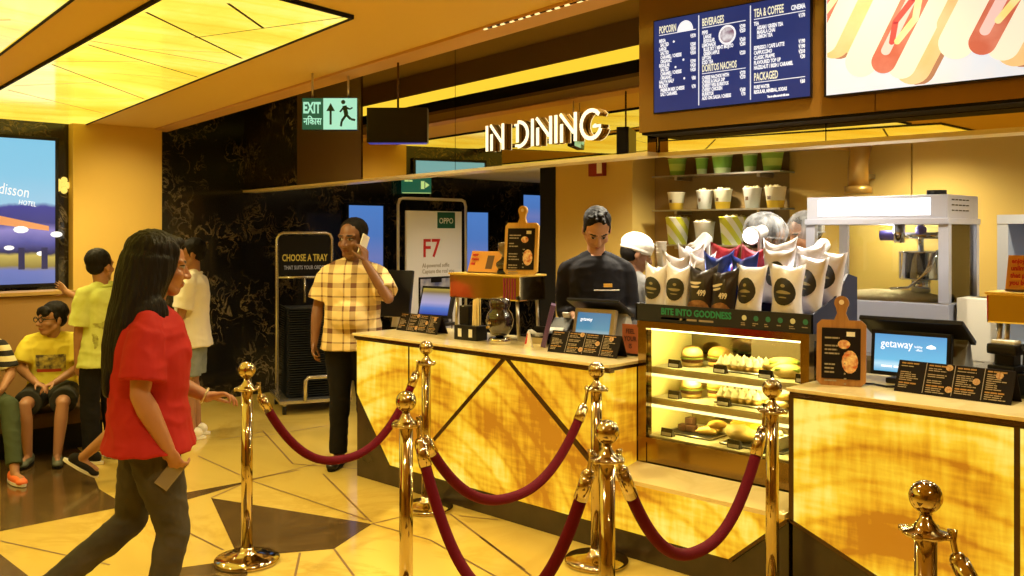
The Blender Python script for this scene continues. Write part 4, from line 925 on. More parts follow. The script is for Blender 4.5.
lim((.105, .135), (.115, .085), .012); lim((.115, .085), (.09, .05), .007); lim((.09, .05), (.085, .02), .006); lim((.115, .085), (.14, .06), .007); lim((.14, .06), (.165, .055), .006); lim((.105, .13), (.135, .115), .005); lim((.135, .115), (.15, .125), .004); lim((.10, .125), (.08, .10), .005)
n = 12; b.quad([(.076+.012*math.cos(2*PI*i/n), -.0053, .155+.012*math.sin(2*PI*i/n)) for i in range(n)]); b.obj('running_figure', parent=t)
for x in (-.1, .1): b = B().use(steel); b.cyl((x, .02, .18), (x, .02, .35), .006, n=8); b.obj('hanger', parent=t)
t = thing('hanging_screen', 'plain black screen box hung overhead between EXIT sign and IN DINING', 'screen', (-3.95, 3.19, 2.105), R(44))
b = B().use(black); b.bx(-.165, .165, 0, .08, 0, .19, .006); b.obj('casing', parent=t)
b = B().use(mat('blue_glow_edge', (.05, .06, .5), .4, emit=.6)); b.bx(-.155, .155, .01, .07, -.004, 0); b.obj('underside_light', parent=t)
b = B().use(darkbronze); b.cyl((0, .045, .19), (0, .045, .455), .006, n=10); b.obj('hanger', parent=t)
t = thing('exit_sign', 'small green exit sign on black marble wall above the white poster', 'exit sign', (-8.13, 6.85, 2.06), R(62))
b = B().use(MATS['exit_green']); b.bx(-.17, .17, 0, .03, 0, .19); b.obj('casing', parent=t)
b = B().use(mat('exit_yellow', (.6, .8, .25), .5, emit=.8)); b.bx(-.165, .165, -.003, 0, .0, .008); b.bx(-.165, .165, -.003, 0, .182, .19); b.bx(.05, .09, -.003, 0, .05, .14); b.quad([(.1, -.003, .06), (.15, -.003, .095), (.1, -.003, .13)]); b.bars(-.14, .02, .15, 3, .04, .018, -.003, 3); b.obj('pictogram', parent=t)
b = B().use(steel); b.box((0, .09, .10), (.03, .12, .03)); b.obj('bracket', parent=t)

# ------------------------------------------------------------------ corridor: lightboxes, poster stand, tray trolley
def lightbox(label, y0, y1, z0, z1, m, x=-8.299):
    t = thing('lightbox', label, 'lightbox', (x, (y0+y1)/2, z0))
    b = B().use(black); b.bx(0, .05, -(y1-y0)/2-.03, (y1-y0)/2+.03, -.03, z1-z0+.03, .004); b.obj('frame', parent=t)
    b = B().use(m); b.bx(.05, .054, -(y1-y0)/2, (y1-y0)/2, 0, z1-z0); return t, b.obj('panel', parent=t)
def sky_grad(N, L, tc):
    sp = N('ShaderNodeSeparateXYZ'); L(tc.outputs['Generated'], sp.inputs[0])
    r = N('ShaderNodeValToRGB'); e = r.color_ramp.elements; e[0].position = 0; e[0].color = (.10, .20, .55, 1); e[1].position = 1; e[1].color = (.10, .27, .72, 1)
    for p, c in ((.3, (.2, .25, .6)), (.6, (.10, .24, .65))): x = e.new(p); x.color = (*c, 1)
    L(sp.outputs['Z'], r.inputs['Fac']); return r.outputs['Color']
sg = picture('blue_poster', sky_grad, .75)
lightbox('blue lightbox on black marble wall behind the man on the phone', 6.0, 6.46, 1.09, 1.91, sg); lightbox('narrow blue lightbox on marble wall behind the poster stand', 7.73, 8.10, 1.04, 1.86, sg); lightbox('small blue lightbox far along the marble wall near the partition', 8.75, 9.1, 1.7, 2.10, sg)
def skyline(N, L, tc):
    sp = N('ShaderNodeSeparateXYZ'); L(tc.outputs['Generated'], sp.inputs[0])
    n = N('ShaderNodeTexNoise'); n.inputs['Scale'].default_value = 3.5; n.inputs['Detail'].default_value = 5; L(tc.outputs['Object'], n.inputs['Vector'])
    a = N('ShaderNodeMath'); a.operation = 'MULTIPLY_ADD'; a.inputs[1].default_value = .10; L(n.outputs['Fac'], a.inputs[0]); 
    s = N('ShaderNodeMath'); s.operation = 'SUBTRACT'; s.inputs[1].default_value = .05; L(sp.outputs['Z'], s.inputs[0]); L(s.outputs[0], a.inputs[2])
    r = N('ShaderNodeValToRGB'); r.color_ramp.interpolation = 'LINEAR'; e = r.color_ramp.elements; e[0].position = 0; e[0].color = (.12, .17, .45, 1); e[1].position = 1; e[1].color = (.22, .58, .80, 1)
    for p, c in ((.10, (.16, .2, .5)), (.13, (.30, .22, .05)), (.20, (.60, .45, .10)), (.22, (.02, .02, .08)), (.28, (.10, .10, .35)), (.36, (.30, .25, .58)), (.42, (.05, .05, .22)), (.53, (.06, .06, .3)), (.555, (.35, .62, .80)), (.75, (.26, .60, .80))): x = e.new(p); x.color = (*c, 1)
    L(a.outputs[0], r.inputs['Fac']); return r.outputs['Color']
t, pnl = lightbox('large lit sky blue advert of a curved building, left edge', 2.15, 2.97, 1.19, 2.39, picture('building_advert', skyline, 1.0), -8.299)
aw = mat('advert_white', (.9, .92, .95), .5, emit=1.0)
txt('lettering', 'Radisson', .13, aw, pnl, (.056, -.13, .76), (PI/2, R(8), PI/2), sx=.72); txt('lettering', 'HOTEL', .055, aw, pnl, (.056, .12, .66), (PI/2, R(8), PI/2), sx=.8)
b = B().use(aw)
for y, z, r_ in ((.14, .45, .03), (-.1, .42, .02), (.42, .41, .025), (.05, .30, .02), (.30, .25, .02)): b.quad([(.0555, y+r_*2*math.cos(2*PI*i/10), z+r_*math.sin(2*PI*i/10)) for i in range(10)])
b.use(mat('advert_dusk', (.75, .32, .12), .5, emit=.9)); b.quad([(.0552, -.1, .50), (.0552, .36, .44), (.0552, .36, .48), (.0552, -.1, .58)])
b.use(mat('advert_tower', (.03, .03, .12), .5, emit=.6))
for y in (-.30, -.12, .12, .30): b.quad([(.0556, y, .12), (.0556, y+.05, .12), (.0556, y+.05, .3), (.0556, y, .3)])
b.obj('artwork', parent=pnl)
# a small gold flower emblem on the marble between lightbox and pillar
em = B().use(mat('emblem_light', (.95, .72, .15), .4, emit=1.0))
for k in range(5): em.sph((0, .045*math.cos(k*2*PI/5), .045*math.sin(k*2*PI/5)), (.012, .03, .03), u=10, v=6)
em.sph((0, 0, 0), (.016, .02, .02), u=10, v=6)
tag(em.obj('wall_emblem', loc=(-8.29, 3.045, 2.02)), 'small glowing yellow flower emblem between blue advert and tan pillar', 'emblem')

t = thing('poster_stand', 'white F7 phone poster in grey metal frame before the marble wall', 'poster stand', (-7.40, 6.46, 0), R(90))
b = B().use(mat('silver_tube', (.72, .68, .6), .3, .6))
pts = [(-.47, 0, .02), (-.47, 0, 1.90), (-.45, 0, 1.95), (-.41, 0, 1.965), (.41, 0, 1.965), (.45, 0, 1.95), (.47, 0, 1.90), (.47, 0, .02)]
b.tube(pts, .016, 10); b.tube([(-.47, -.25, .02), (-.47, .25, .02)], .018, 10); b.tube([(.47, -.25, .02), (.47, .25, .02)], .018, 10); b.obj('frame', parent=t)
b = B().use(mat('poster_white', (.90, .88, .88), .5)); b.bx(-.37, .40, -.012, .012, .35, 1.84); sheet = b.obj('poster', parent=t)
b = B().use(mat('poster_green', (.01, .10, .06), .5)); b.bx(.05, .30, -.015, -.012, 1.66, 1.83); b.obj('green_tag', parent=sheet)
txt('lettering', 'OPPO', .085, paper, sheet, (.07, -.016, 1.71), sx=.9, bold=.001)
txt('lettering', 'F7', .27, red_print, sheet, (-.16, -.014, 1.36), sx=.95, bold=.003); txt('lettering', 'AI-powered selfie\nCapture the real you', .062, print_dim, sheet, (-.16, -.014, 1.25), sx=.85)
b = B().use(black); b.bx(-.21, .26, -.02, -.012, .35, 1.15, .004); b.use(mat('poster_photo', (.10, .12, .3), .4, col2=(.75, .72, .72), nscale=6)); b.bx(-.19, .24, -.022, -.02, .36, 1.13); b.use(black); b.bx(-.05, .1, -.024, -.021, 1.09, 1.14); b.obj('phone_picture', parent=sheet)

t = thing('tray_trolley', 'steel tray trolley with CHOOSE A TRAY sign, stacked with black trays', 'trolley', (-7.58, 5.00, 0), R(66))
st_ = mat('trolley_steel', (.66, .62, .56), .25, .9)
b = B().use(st_); b.tube([(-.26, 0, .10), (-.26, 0, 1.55), (-.24, 0, 1.595), (-.20, 0, 1.61), (.20, 0, 1.61), (.24, 0, 1.595), (.26, 0, 1.55), (.26, 0, .10)], .016, 10); b.tube([(-.26, 0, 1.19), (.26, 0, 1.19)], .013, 8); b.tube([(0, 0, 1.19), (0, 0, .95)], .01, 8)
b.bx(-.32, .32, -.62, .06, .10, .13, .004); b.tube([(-.1, -.63, .12), (-.1, -.64, .30), (-.07, -.64, .33), (.27, -.64, .33), (.30, -.64, .30), (.30, -.63, .12)], .018, 10); b.obj('frame', parent=t)
b = B().use(blackm); b.bx(-.24, .24, -.008, .008, 1.21, 1.585); sg_ = b.obj('sign_panel', parent=t)
txt('lettering', 'CHOOSE A TRAY', .092, mat('sign_yellow', (.95, .62, .06), .5, emit=.25), sg_, (0, -.0095, 1.345), align='CENTER', sx=.60, bold=.0016); txt('lettering', 'THAT SUITS YOUR ORDER', .052, mat('sign_white', (.8, .75, .65), .5, emit=.12), sg_, (0, -.0095, 1.265), align='CENTER', sx=.63, bold=.0008)
for x in (-.27, .27):
    for y in (-.55, -.02):
        b = B().use(black); b.cyl((x-.015, y, .04), (x+.015, y, .04), .04, n=18); b.use(st_); b.box((x, y, .085), (.03, .04, .04)); b.obj('caster', parent=t)
tr0 = None
for i in range(38):
    z = .131+i*.0215
    if tr0 is None:
        b = B().use(mat('tray_black', (.012, .014, .014), .5)); b.prism([(-.22, 0), (.22, 0), (.25, .02), (.24, .02), (.215, .006), (-.215, .006), (-.24, .02), (-.25, .02)], -.2, .2)
        tr0 = b.obj('food_tray'); tag(tr0, 'black food tray in the tall stack on the steel trolley', 'tray', 'stacked black food trays'); tr0.rotation_euler = (0, 0, R(66))
        tr0.location = (-7.58 + .32*math.sin(R(66)), 5.00 - .32*math.cos(R(66)), z)
    else: dup(tr0, (tr0.location.x+random.uniform(-.003, .003), tr0.location.y+random.uniform(-.003, .003), z))

# ------------------------------------------------------------------ left seating
seatm = mat('tan_upholstery', (.38, .22, .075), .8, bump=.1, bscale=150, sheen=.2); seatd = mat('brown_upholstery', (.10, .055, .02), .8)
t = thing('banquette', 'long tan upholstered wall banquette behind the seated boy', 'bench', (-7.6, 1.4, 0))
b = B().use(seatm); b.bx(-.40, -.18, -1.6, 1.56, .0, 1.12, .03); b.obj('backrest', parent=t)
b = B().use(seatd); b.bx(-.2, .50, -1.6, 1.56, .20, .312, .03); b.obj('seat', parent=t)
b = B().use(blackm); b.bx(-.18, .40, -1.58, 1.54, 0, .20); b.obj('plinth', parent=t)
b = B().use(mat('ledge_wood', (.45, .28, .08), .4)); b.bx(-.43, -.16, -1.6, 1.56, 1.121, 1.15, .004); b.obj('ledge', parent=t)
b = B().use(mat('red_bag', (.35, .015, .02), .6)); b.sph((0, 0, .075), (.13, .09, .075)); b.tube([(-.06, 0, .13), (-.03, 0, .18), (.03, 0, .18), (.06, 0, .13)], .008)
for v in b.bm.verts: v.co.z = max(0, v.co.z)
tag(b.obj('shoulder_bag', loc=(-6.33, 2.86, .001)), 'small red bag on floor behind the black sneaker', 'bag')

# ------------------------------------------------------------------ kitchen
def shelf(z, lb):
    t = thing('glass_shelf', lb, 'shelf', (-3.70, 6.195, z)); b = B().use(mat('shelf_glass', (.55, .60, .52), .1, trans=.6)); b.bx(-.54, .54, -.24, 0, -.012, 0); b.obj('pane', parent=t)
    b = B().use(steel); b.bx(-.54, .54, -.245, -.24, -.012, 0); b.obj('edge_strip', parent=t)
    for x in (-.35, .35): b = B().use(steel); b.bx(x-.012, x+.012, -.2, 0, -.035, -.0125); b.obj('bracket', parent=t)
shelf(2.052, 'top glass shelf of green popcorn tubs on the kitchen wall'); shelf(1.79, 'middle glass shelf of white and yellow tubs on the kitchen wall'); shelf(1.525, 'lowest glass shelf with striped tubs on the kitchen wall')
tgreen = stripes('tub_green', (.62, .80, .14), (.34, .62, .08), .09, .4); tgreen2 = stripes('tub_dark_green', (.28, .58, .08), (.72, .84, .38), .12, .35)
twhite = mat('tub_white', (.80, .75, .64), .5); tyellow = stripes('tub_cream_yellow', (.85, .76, .50), (.85, .52, .03), .21, .25); tdiag = mat('tub_yellow', (.66, .60, .04), .5, col2=(.82, .78, .62), nscale=1, stretch=None)
def diag(name):
    m = bpy.data.materials.new(name); m.use_nodes = True; nt = m.node_tree; b = nt.nodes['Principled BSDF']; tc = nt.nodes.new('ShaderNodeTexCoord'); w_ = nt.nodes.new('ShaderNodeTexWave'); w_.bands_direction = 'DIAGONAL'; w_.inputs['Scale'].default_value = 5
    nt.links.new(tc.outputs['Object'], w_.inputs['Vector']); r = nt.nodes.new('ShaderNodeValToRGB'); r.color_ramp.interpolation = 'CONSTANT'; r.color_ramp.elements[0].color = (.80, .76, .60, 1); r.color_ramp.elements[1].position = .5; r.color_ramp.elements[1].color = (.62, .60, .03, 1)
    nt.links.new(w_.outputs['Fac'], r.inputs['Fac']); nt.links.new(r.outputs['Color'], b.inputs['Base Color']); b.inputs['Roughness'].default_value = .5; return m
tdiag = diag('tub_diagonal')
corn = mat('popcorn', (.88, .74, .36), .8, bump=.3, bscale=60)
def tub(loc, h, r0, r1, m, label, grp, pop=True, logo=True):
    t = thing('popcorn_tub', label, 'popcorn tub', loc, 0, grp)
    b = B().use(m); b.lathe([(0, 0), (r0, 0), (r1, h), (r1+.004, h+.003), (r1+.003, h+.007), (r1-.004, h+.004), (r1-.006, h-.02), (0, h-.02)], n=24); b.obj('cup', parent=t)
    if pop:
        b = B().use(corn); rg = random.Random(int(loc[0]*1000))
        for k in range(26):
            a = rg.uniform(0, 2*PI); q = r1*.85*math.sqrt(rg.random()); b.sph((q*math.cos(a), q*math.sin(a), h-.005+rg.uniform(0, .018)), rg.uniform(.010, .015), u=6, v=4)
        b.obj('popcorn', parent=t)['kind'] = 'stuff'
    if logo:
        b = B().use(mat('tub_logo', (.06, .03, .01), .5)); rm = (r0+r1)/2+.0015
        for k in range(4):
            a0, a1 = R(-118+k*7), R(-118+(k+1)*7); b.quad([(rm*math.cos(a), rm*math.sin(a), z*1.) for a, z in ((a0, h*.42), (a1, h*.42), (a1, h*.68), (a0, h*.68))])
        b.obj('logo', parent=t)
for i, (x, h, r, m, lb) in enumerate([(-4.00, .125, .070, tgreen, 'leftmost green tub on the top shelf'), (-3.80, .118, .048, tgreen2, 'narrow dark green tub, second from left on the top shelf'), (-3.64, .132, .076, tgreen2, 'wide green tub, middle of the top shelf'), (-3.43, .125, .052, tgreen2, 'narrow green tub, second from right on the top shelf'), (-3.27, .132, .078, tgreen, 'rightmost green tub on the top shelf')]):
    tub((-3.27+(x+3.27)*1.10, 6.05, 2.053), h, r*.76, r, m, lb, 'green tubs on the top shelf', False, False)
for i, (x, h, r, m, p_, lb) in enumerate([(-4.00, .128, .066, tyellow, 0, 'yellow printed tub at left end of the middle shelf'), (-3.77, .135, .062, twhite, 1, 'white tub left of the yellow one, middle shelf'), (-3.63, .135, .068, tyellow, 1, 'yellow printed tub in the middle of the middle shelf'), (-3.41, .14, .066, twhite, 1, 'white tub, second from right on the middle shelf'), (-3.245, .142, .076, tyellow, 1, 'yellow printed tub at right end of the middle shelf')]):
    tub((-3.245+(x+3.245)*1.11, 6.05, 1.791), h, r*.74, r, m, lb, 'tubs on the middle shelf', bool(p_))
for x, h, r, m, lb in [(-4.00, .20, .092, tdiag, 'yellow diagonal striped tub at left end of the lowest shelf'), (-3.76, .165, .078, twhite, 'plain white tub on the lowest shelf'), (-3.52, .20, .098, tdiag, 'yellow striped tub beside the hairnets on the lowest shelf')]:
    tub((x-.07, 6.05, 1.526), h, r*.76, r, m, lb, 'large tubs on the lowest shelf', True, False)

kc = thing('back_counter', 'stainless steel kitchen back counter carrying the popcorn machine', 'counter', (-1.2, 5.35, 0))
b = B().use(steel); b.bx(-1.32, 2.0, -.45, .45, .93, .96, .004); b.obj('top', parent=kc); b = B().use(mat('steel_door', (.5, .47, .4), .35, .8))
for k in range(5): b.bx(-1.31+k*.66, -.66+k*.66, -.43, .43, .1, .929, .004)
b.obj('cabinet', parent=kc); b = B().use(blackm); b.bx(-1.3, 1.98, -.38, .4, 0, .1); b.obj('plinth', parent=kc)

pm = thing('popcorn_machine', 'big steel popcorn machine with lit white top panel and kettle', 'popcorn machine', (-2.10, 5.0, .9605))
whitel = mat('machine_steel', (.50, .52, .66), .32, .4)
b = B().use(whitel); b.bx(-.385, .385, .0, .47, .73, .855, .004); b.bx(-.395, .395, -.012, .48, .70, .732, .004); b.obj('canopy', parent=pm)
b = B().use(mat('lit_panel', (1, .98, .95), .5, emit=2.2)); b.bx(-.318, .30, -.003, .0, .748, .838); b.obj('lit_sign_panel', parent=pm)
b = B().use(black)
for k in range(5):
    for j in range(3): b.bx(.386, .388, .06+k*.055, .095+k*.055, .77+j*.028, .776+j*.028)
b.obj('vent_grille', parent=pm); b = B().use(black); b.cyl((.26, .2, .855), (.26, .2, .885), .05); b.obj('vent_cap', parent=pm)
for x, y in ((-.365, .02), (.365, .02), (-.365, .45), (.365, .45)): b = B().use(whitel); b.bx(x-.026, x+.026, y-.02, y+.02, .29, .70); b.obj('post', parent=pm)
b = B().use(whitel); b.bx(-.39, .39, 0, .47, .0, .285, .004); b.obj('base', parent=pm)
b = B().use(glassm); b.bx(-.34, .34, .010, .014, .29, .70); b.bx(.37, .374, .04, .43, .29, .70); b.obj('glass', parent=pm)
b = B().use(mat('popcorn_back', (.80, .58, .12), .5)); b.bx(-.34, .34, .455, .46, .29, .70); b.obj('back_panel', parent=pm)
b = B().use(chrome); b.lathe([(0, .40), (.11, .40), (.115, .41), (.115, .545), (.12, .55), (.10, .556), (0, .556)], (.17, .22, 0), 28); b.cyl((.17, .22, .33), (.17, .22, .40), .05); b.cyl((.17, .22, .556), (.17, .22, .70), .016); b.cyl((-.02, .22, .64), (.27, .22, .64), .018); b.tube([(.28, .16, .56), (.25, .12, .45), (.15, .10, .36), (.05, .10, .35)], .008, 8); b.cyl((.08, .15, .6), (.08, .15, .70), .03); b.obj('kettle', parent=pm)
b = B().use(mat('violet_handle', (.15, .13, .5), .4)); b.cyl((-.05, .22, .64), (.05, .22, .64), .028); b.sph((.17, .22, .67), .03); b.obj('handle', parent=pm)
b = B().use(corn); b.sph((0, .22, .29), (.30, .18, .05), u=20, v=8); b.obj('popcorn', parent=pm)['kind'] = 'stuff'
b = B().use(red_print); b.bx(.386, .389, .04, .43, .70, .708); b.bx(.386, .389, .04, .43, .716, .722); b.obj('red_stripe', parent=pm)
point((-2.1, 5.22, 1.62), 13, (1, .92, .78))

m_ = thing('nacho_warmer', 'steel and glass snack warmer cut off by the right edge', 'food warmer', (-1.10, 5.0, .9605))
b = B().use(mat('pale_blue_steel', (.55, .60, .68), .3, .5)); b.bx(-.38, .5, 0, .45, 0, .10); b.bx(-.38, -.33, .003, .447, .10, .70); b.bx(.45, .5, .003, .447, .10, .70); b.bx(-.38, .5, 0, .45, .70, .745); b.bx(-.33, .45, .42, .45, .10, .7); b.obj('cabinet', parent=m_)
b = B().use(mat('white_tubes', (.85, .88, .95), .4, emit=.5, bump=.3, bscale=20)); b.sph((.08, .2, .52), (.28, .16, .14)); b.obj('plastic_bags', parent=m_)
b = B().use(mat('pale_box', (.82, .78, .66), .6)); b.box((0, 0, .16), (.19, .2, .32), .004); tag(b.obj('carton', loc=(-1.592, 5.15, .9605)), 'plain pale carton between popcorn machine and snack warmer', 'carton')

t = thing('exhaust_duct', 'bent brass coloured exhaust pipe above the popcorn machine', 'duct', (-2.60, 5.95, 1.87))
du = mat('duct_brass', (.45, .27, .06), .3, .7)
b = B().use(du); b.cyl((0, 0, 0), (.0, 0, .05), .088, n=24); b.tube([(0, 0, .04), (.0, 0, .2), (.02, 0, .32), (.02, 0, .42)], .066, 20); b.tube([(.02, 0, .33), (-.25, 0, .35), (-.6, .02, .36)], .05, 16); b.obj('pipe', parent=t)
b = B().use(steel); b.box((0, .12, .12), (.04, .24, .03)); b.obj('bracket', parent=t)
t = thing('fire_alarm', 'red fire alarm call box high on the ochre wall', 'fire alarm', (-4.72, 5.899, 2.07)); b = B().use(mat('alarm_red', (.25, .015, .01), .4)); b.bx(-.075, .075, -.05, 0, 0, .12, .006); b.obj('box', parent=t)
b = B().use(paper); b.bx(.015, .065, -.053, -.05, .02, .105); b.obj('white_plate', parent=t)
# bright lamps over the snack tray
lampw = mat('lamp_white', (.82, .82, .85), .3); glow = mat('lamp_glow', (1, .97, .92), .5, emit=9.)
def lamp(label, loc, tilt, rz, nod):
    t = thing('heat_lamp', label, 'lamp', loc, rz)
    b = B().use(lampw); b.lathe([(0, .13), (.028, .13), (.034, .12), (.034, .045), (.045, .03), (.048, 0), (.040, 0), (.03, .03), (0, .035)], n=24); hd = b.obj('shade', parent=t, rot=(R(-nod), tilt, 0))
    b = B().use(glow); b.sph((0, 0, .0), .039); b.obj('bulb', parent=hd)
    b = B().use(lampw); sx_ = math.sin(tilt)*.12*math.cos(R(nod)); yy, zz = .12*math.sin(R(nod)), .12*math.cos(R(nod))*math.cos(tilt); b.tube([(sx_, yy, zz), (sx_, .085+.3*(yy-.085), zz-.02), (sx_, .085, zz-.06), (sx_, .085, loc_drop(loc))], .010, 8); b.obj('stem', parent=t)
def loc_drop(loc): return 1.175-loc[2]
lamp('white tube lamp tilted over the left crisp bags', (-2.78, 4.27, 1.51), R(30), 0, 38); lamp('bright glaring lamp before the first cook in a hairnet', (-2.435, 4.28, 1.60), R(8), 0, 78); lamp('white lamp with glowing bulb below the second hairnet', (-2.09, 4.28, 1.50), 0, 0, 60)
for x, z in ((-2.78, 1.47), (-2.435, 1.48), (-2.09, 1.42)): point((x, 4.12, z-.02), 3., (1, .97, .95), .03)
t = thing('paper_cup_stack', 'stack of white paper cups beside the cook in white cap', 'cups', (-3.44, 4.93, 1.40))
b = B().use(white)
for k in range(4): b.lathe([(.022, k*.022), (.034, k*.022+.09), (.036, k*.022+.092), (.03, k*.022+.088), (0, k*.022+.03)], n=18)
b.obj('cup', parent=t); b = B().use(steel); b.cyl((0, 0, -.46), (0, 0, 0), .03, n=14); b.obj('dispenser_post', parent=t)
k_ = thing('work_table', 'steel work table behind the bronze framed till, under the cups', 'table', (-3.42, 4.97, 0)); b = B().use(steel); b.bx(-.16, .16, -.2, .2, .90, .935, .003); b.obj('top', parent=k_)
for x in (-.14, .14):
    for y in (-.17, .17): b = B().use(steel); b.cyl((x, y, 0), (x, y, .9), .018, n=10); b.obj('leg', parent=k_)

spot((-6.4, 6.4, 1.9), 22, (1, .88, .66), 160, .9, .1, (-6.4, 6.4, 3))  # unseen uplight, added to brighten the corridor ceiling
# ------------------------------------------------------------------ people
def remesh(bm, vox, it=2, fac=.5):
    me = bpy.data.meshes.new('tmp'); bm.to_mesh(me); bm.free()
    o = bpy.data.objects.new('tmp', me); COL.objects.link(o)
    md = o.modifiers.new('r', 'REMESH'); md.mode = 'VOXEL'; md.voxel_size = vox; md.use_smooth_shade = True
    if it: s = o.modifiers.new('s', 'SMOOTH'); s.factor = fac; s.iterations = it
    dg = bpy.context.evaluated_depsgraph_get(); me2 = bpy.data.meshes.new_from_object(o.evaluated_get(dg))
    bpy.data.objects.remove(o); bpy.data.meshes.remove(me)
    return me2
def link_mesh(name, me, mats, parent=None):
    for m in mats: me.materials.append(m)
    o = bpy.data.objects.new(name, me); COL.objects.link(o)
    if parent: o.parent = parent
    return o
def caps(b, p, q, r0, r1):
    """Tapered limb with rounded ends."""
    b.cyl(p, q, r0, r1, 18); b.sph(p, r0, u=14, v=9); b.sph(q, r1, u=14, v=9)
def limb(b, p, q, r0, rm, r1, tm=.35):
    p, q = V(p), V(q); m = p.lerp(q, tm); caps(b, p, m, r0, rm); caps(b, m, q, rm, r1)
def rings(b, rs, n=28):
    """Torso skin through oval rings: (centre, half width, half depth, right, forward)."""
    L = []
    for c, rx, ry, r_, f_ in rs: L.append([b.bm.verts.new(c + r_*rx*math.copysign(abs(math.cos(2*PI*i/n))**.85, math.cos(2*PI*i/n)) + f_*ry*math.copysign(abs(math.sin(2*PI*i/n))**.9, math.sin(2*PI*i/n))) for i in range(n)])
    for a, c in zip(L, L[1:]):
        for i in range(n): b.bm.faces.new((a[i], a[(i+1) % n], c[(i+1) % n], c[i]))
    b.bm.faces.new(L[0][::-1]); b.bm.faces.new(L[-1])

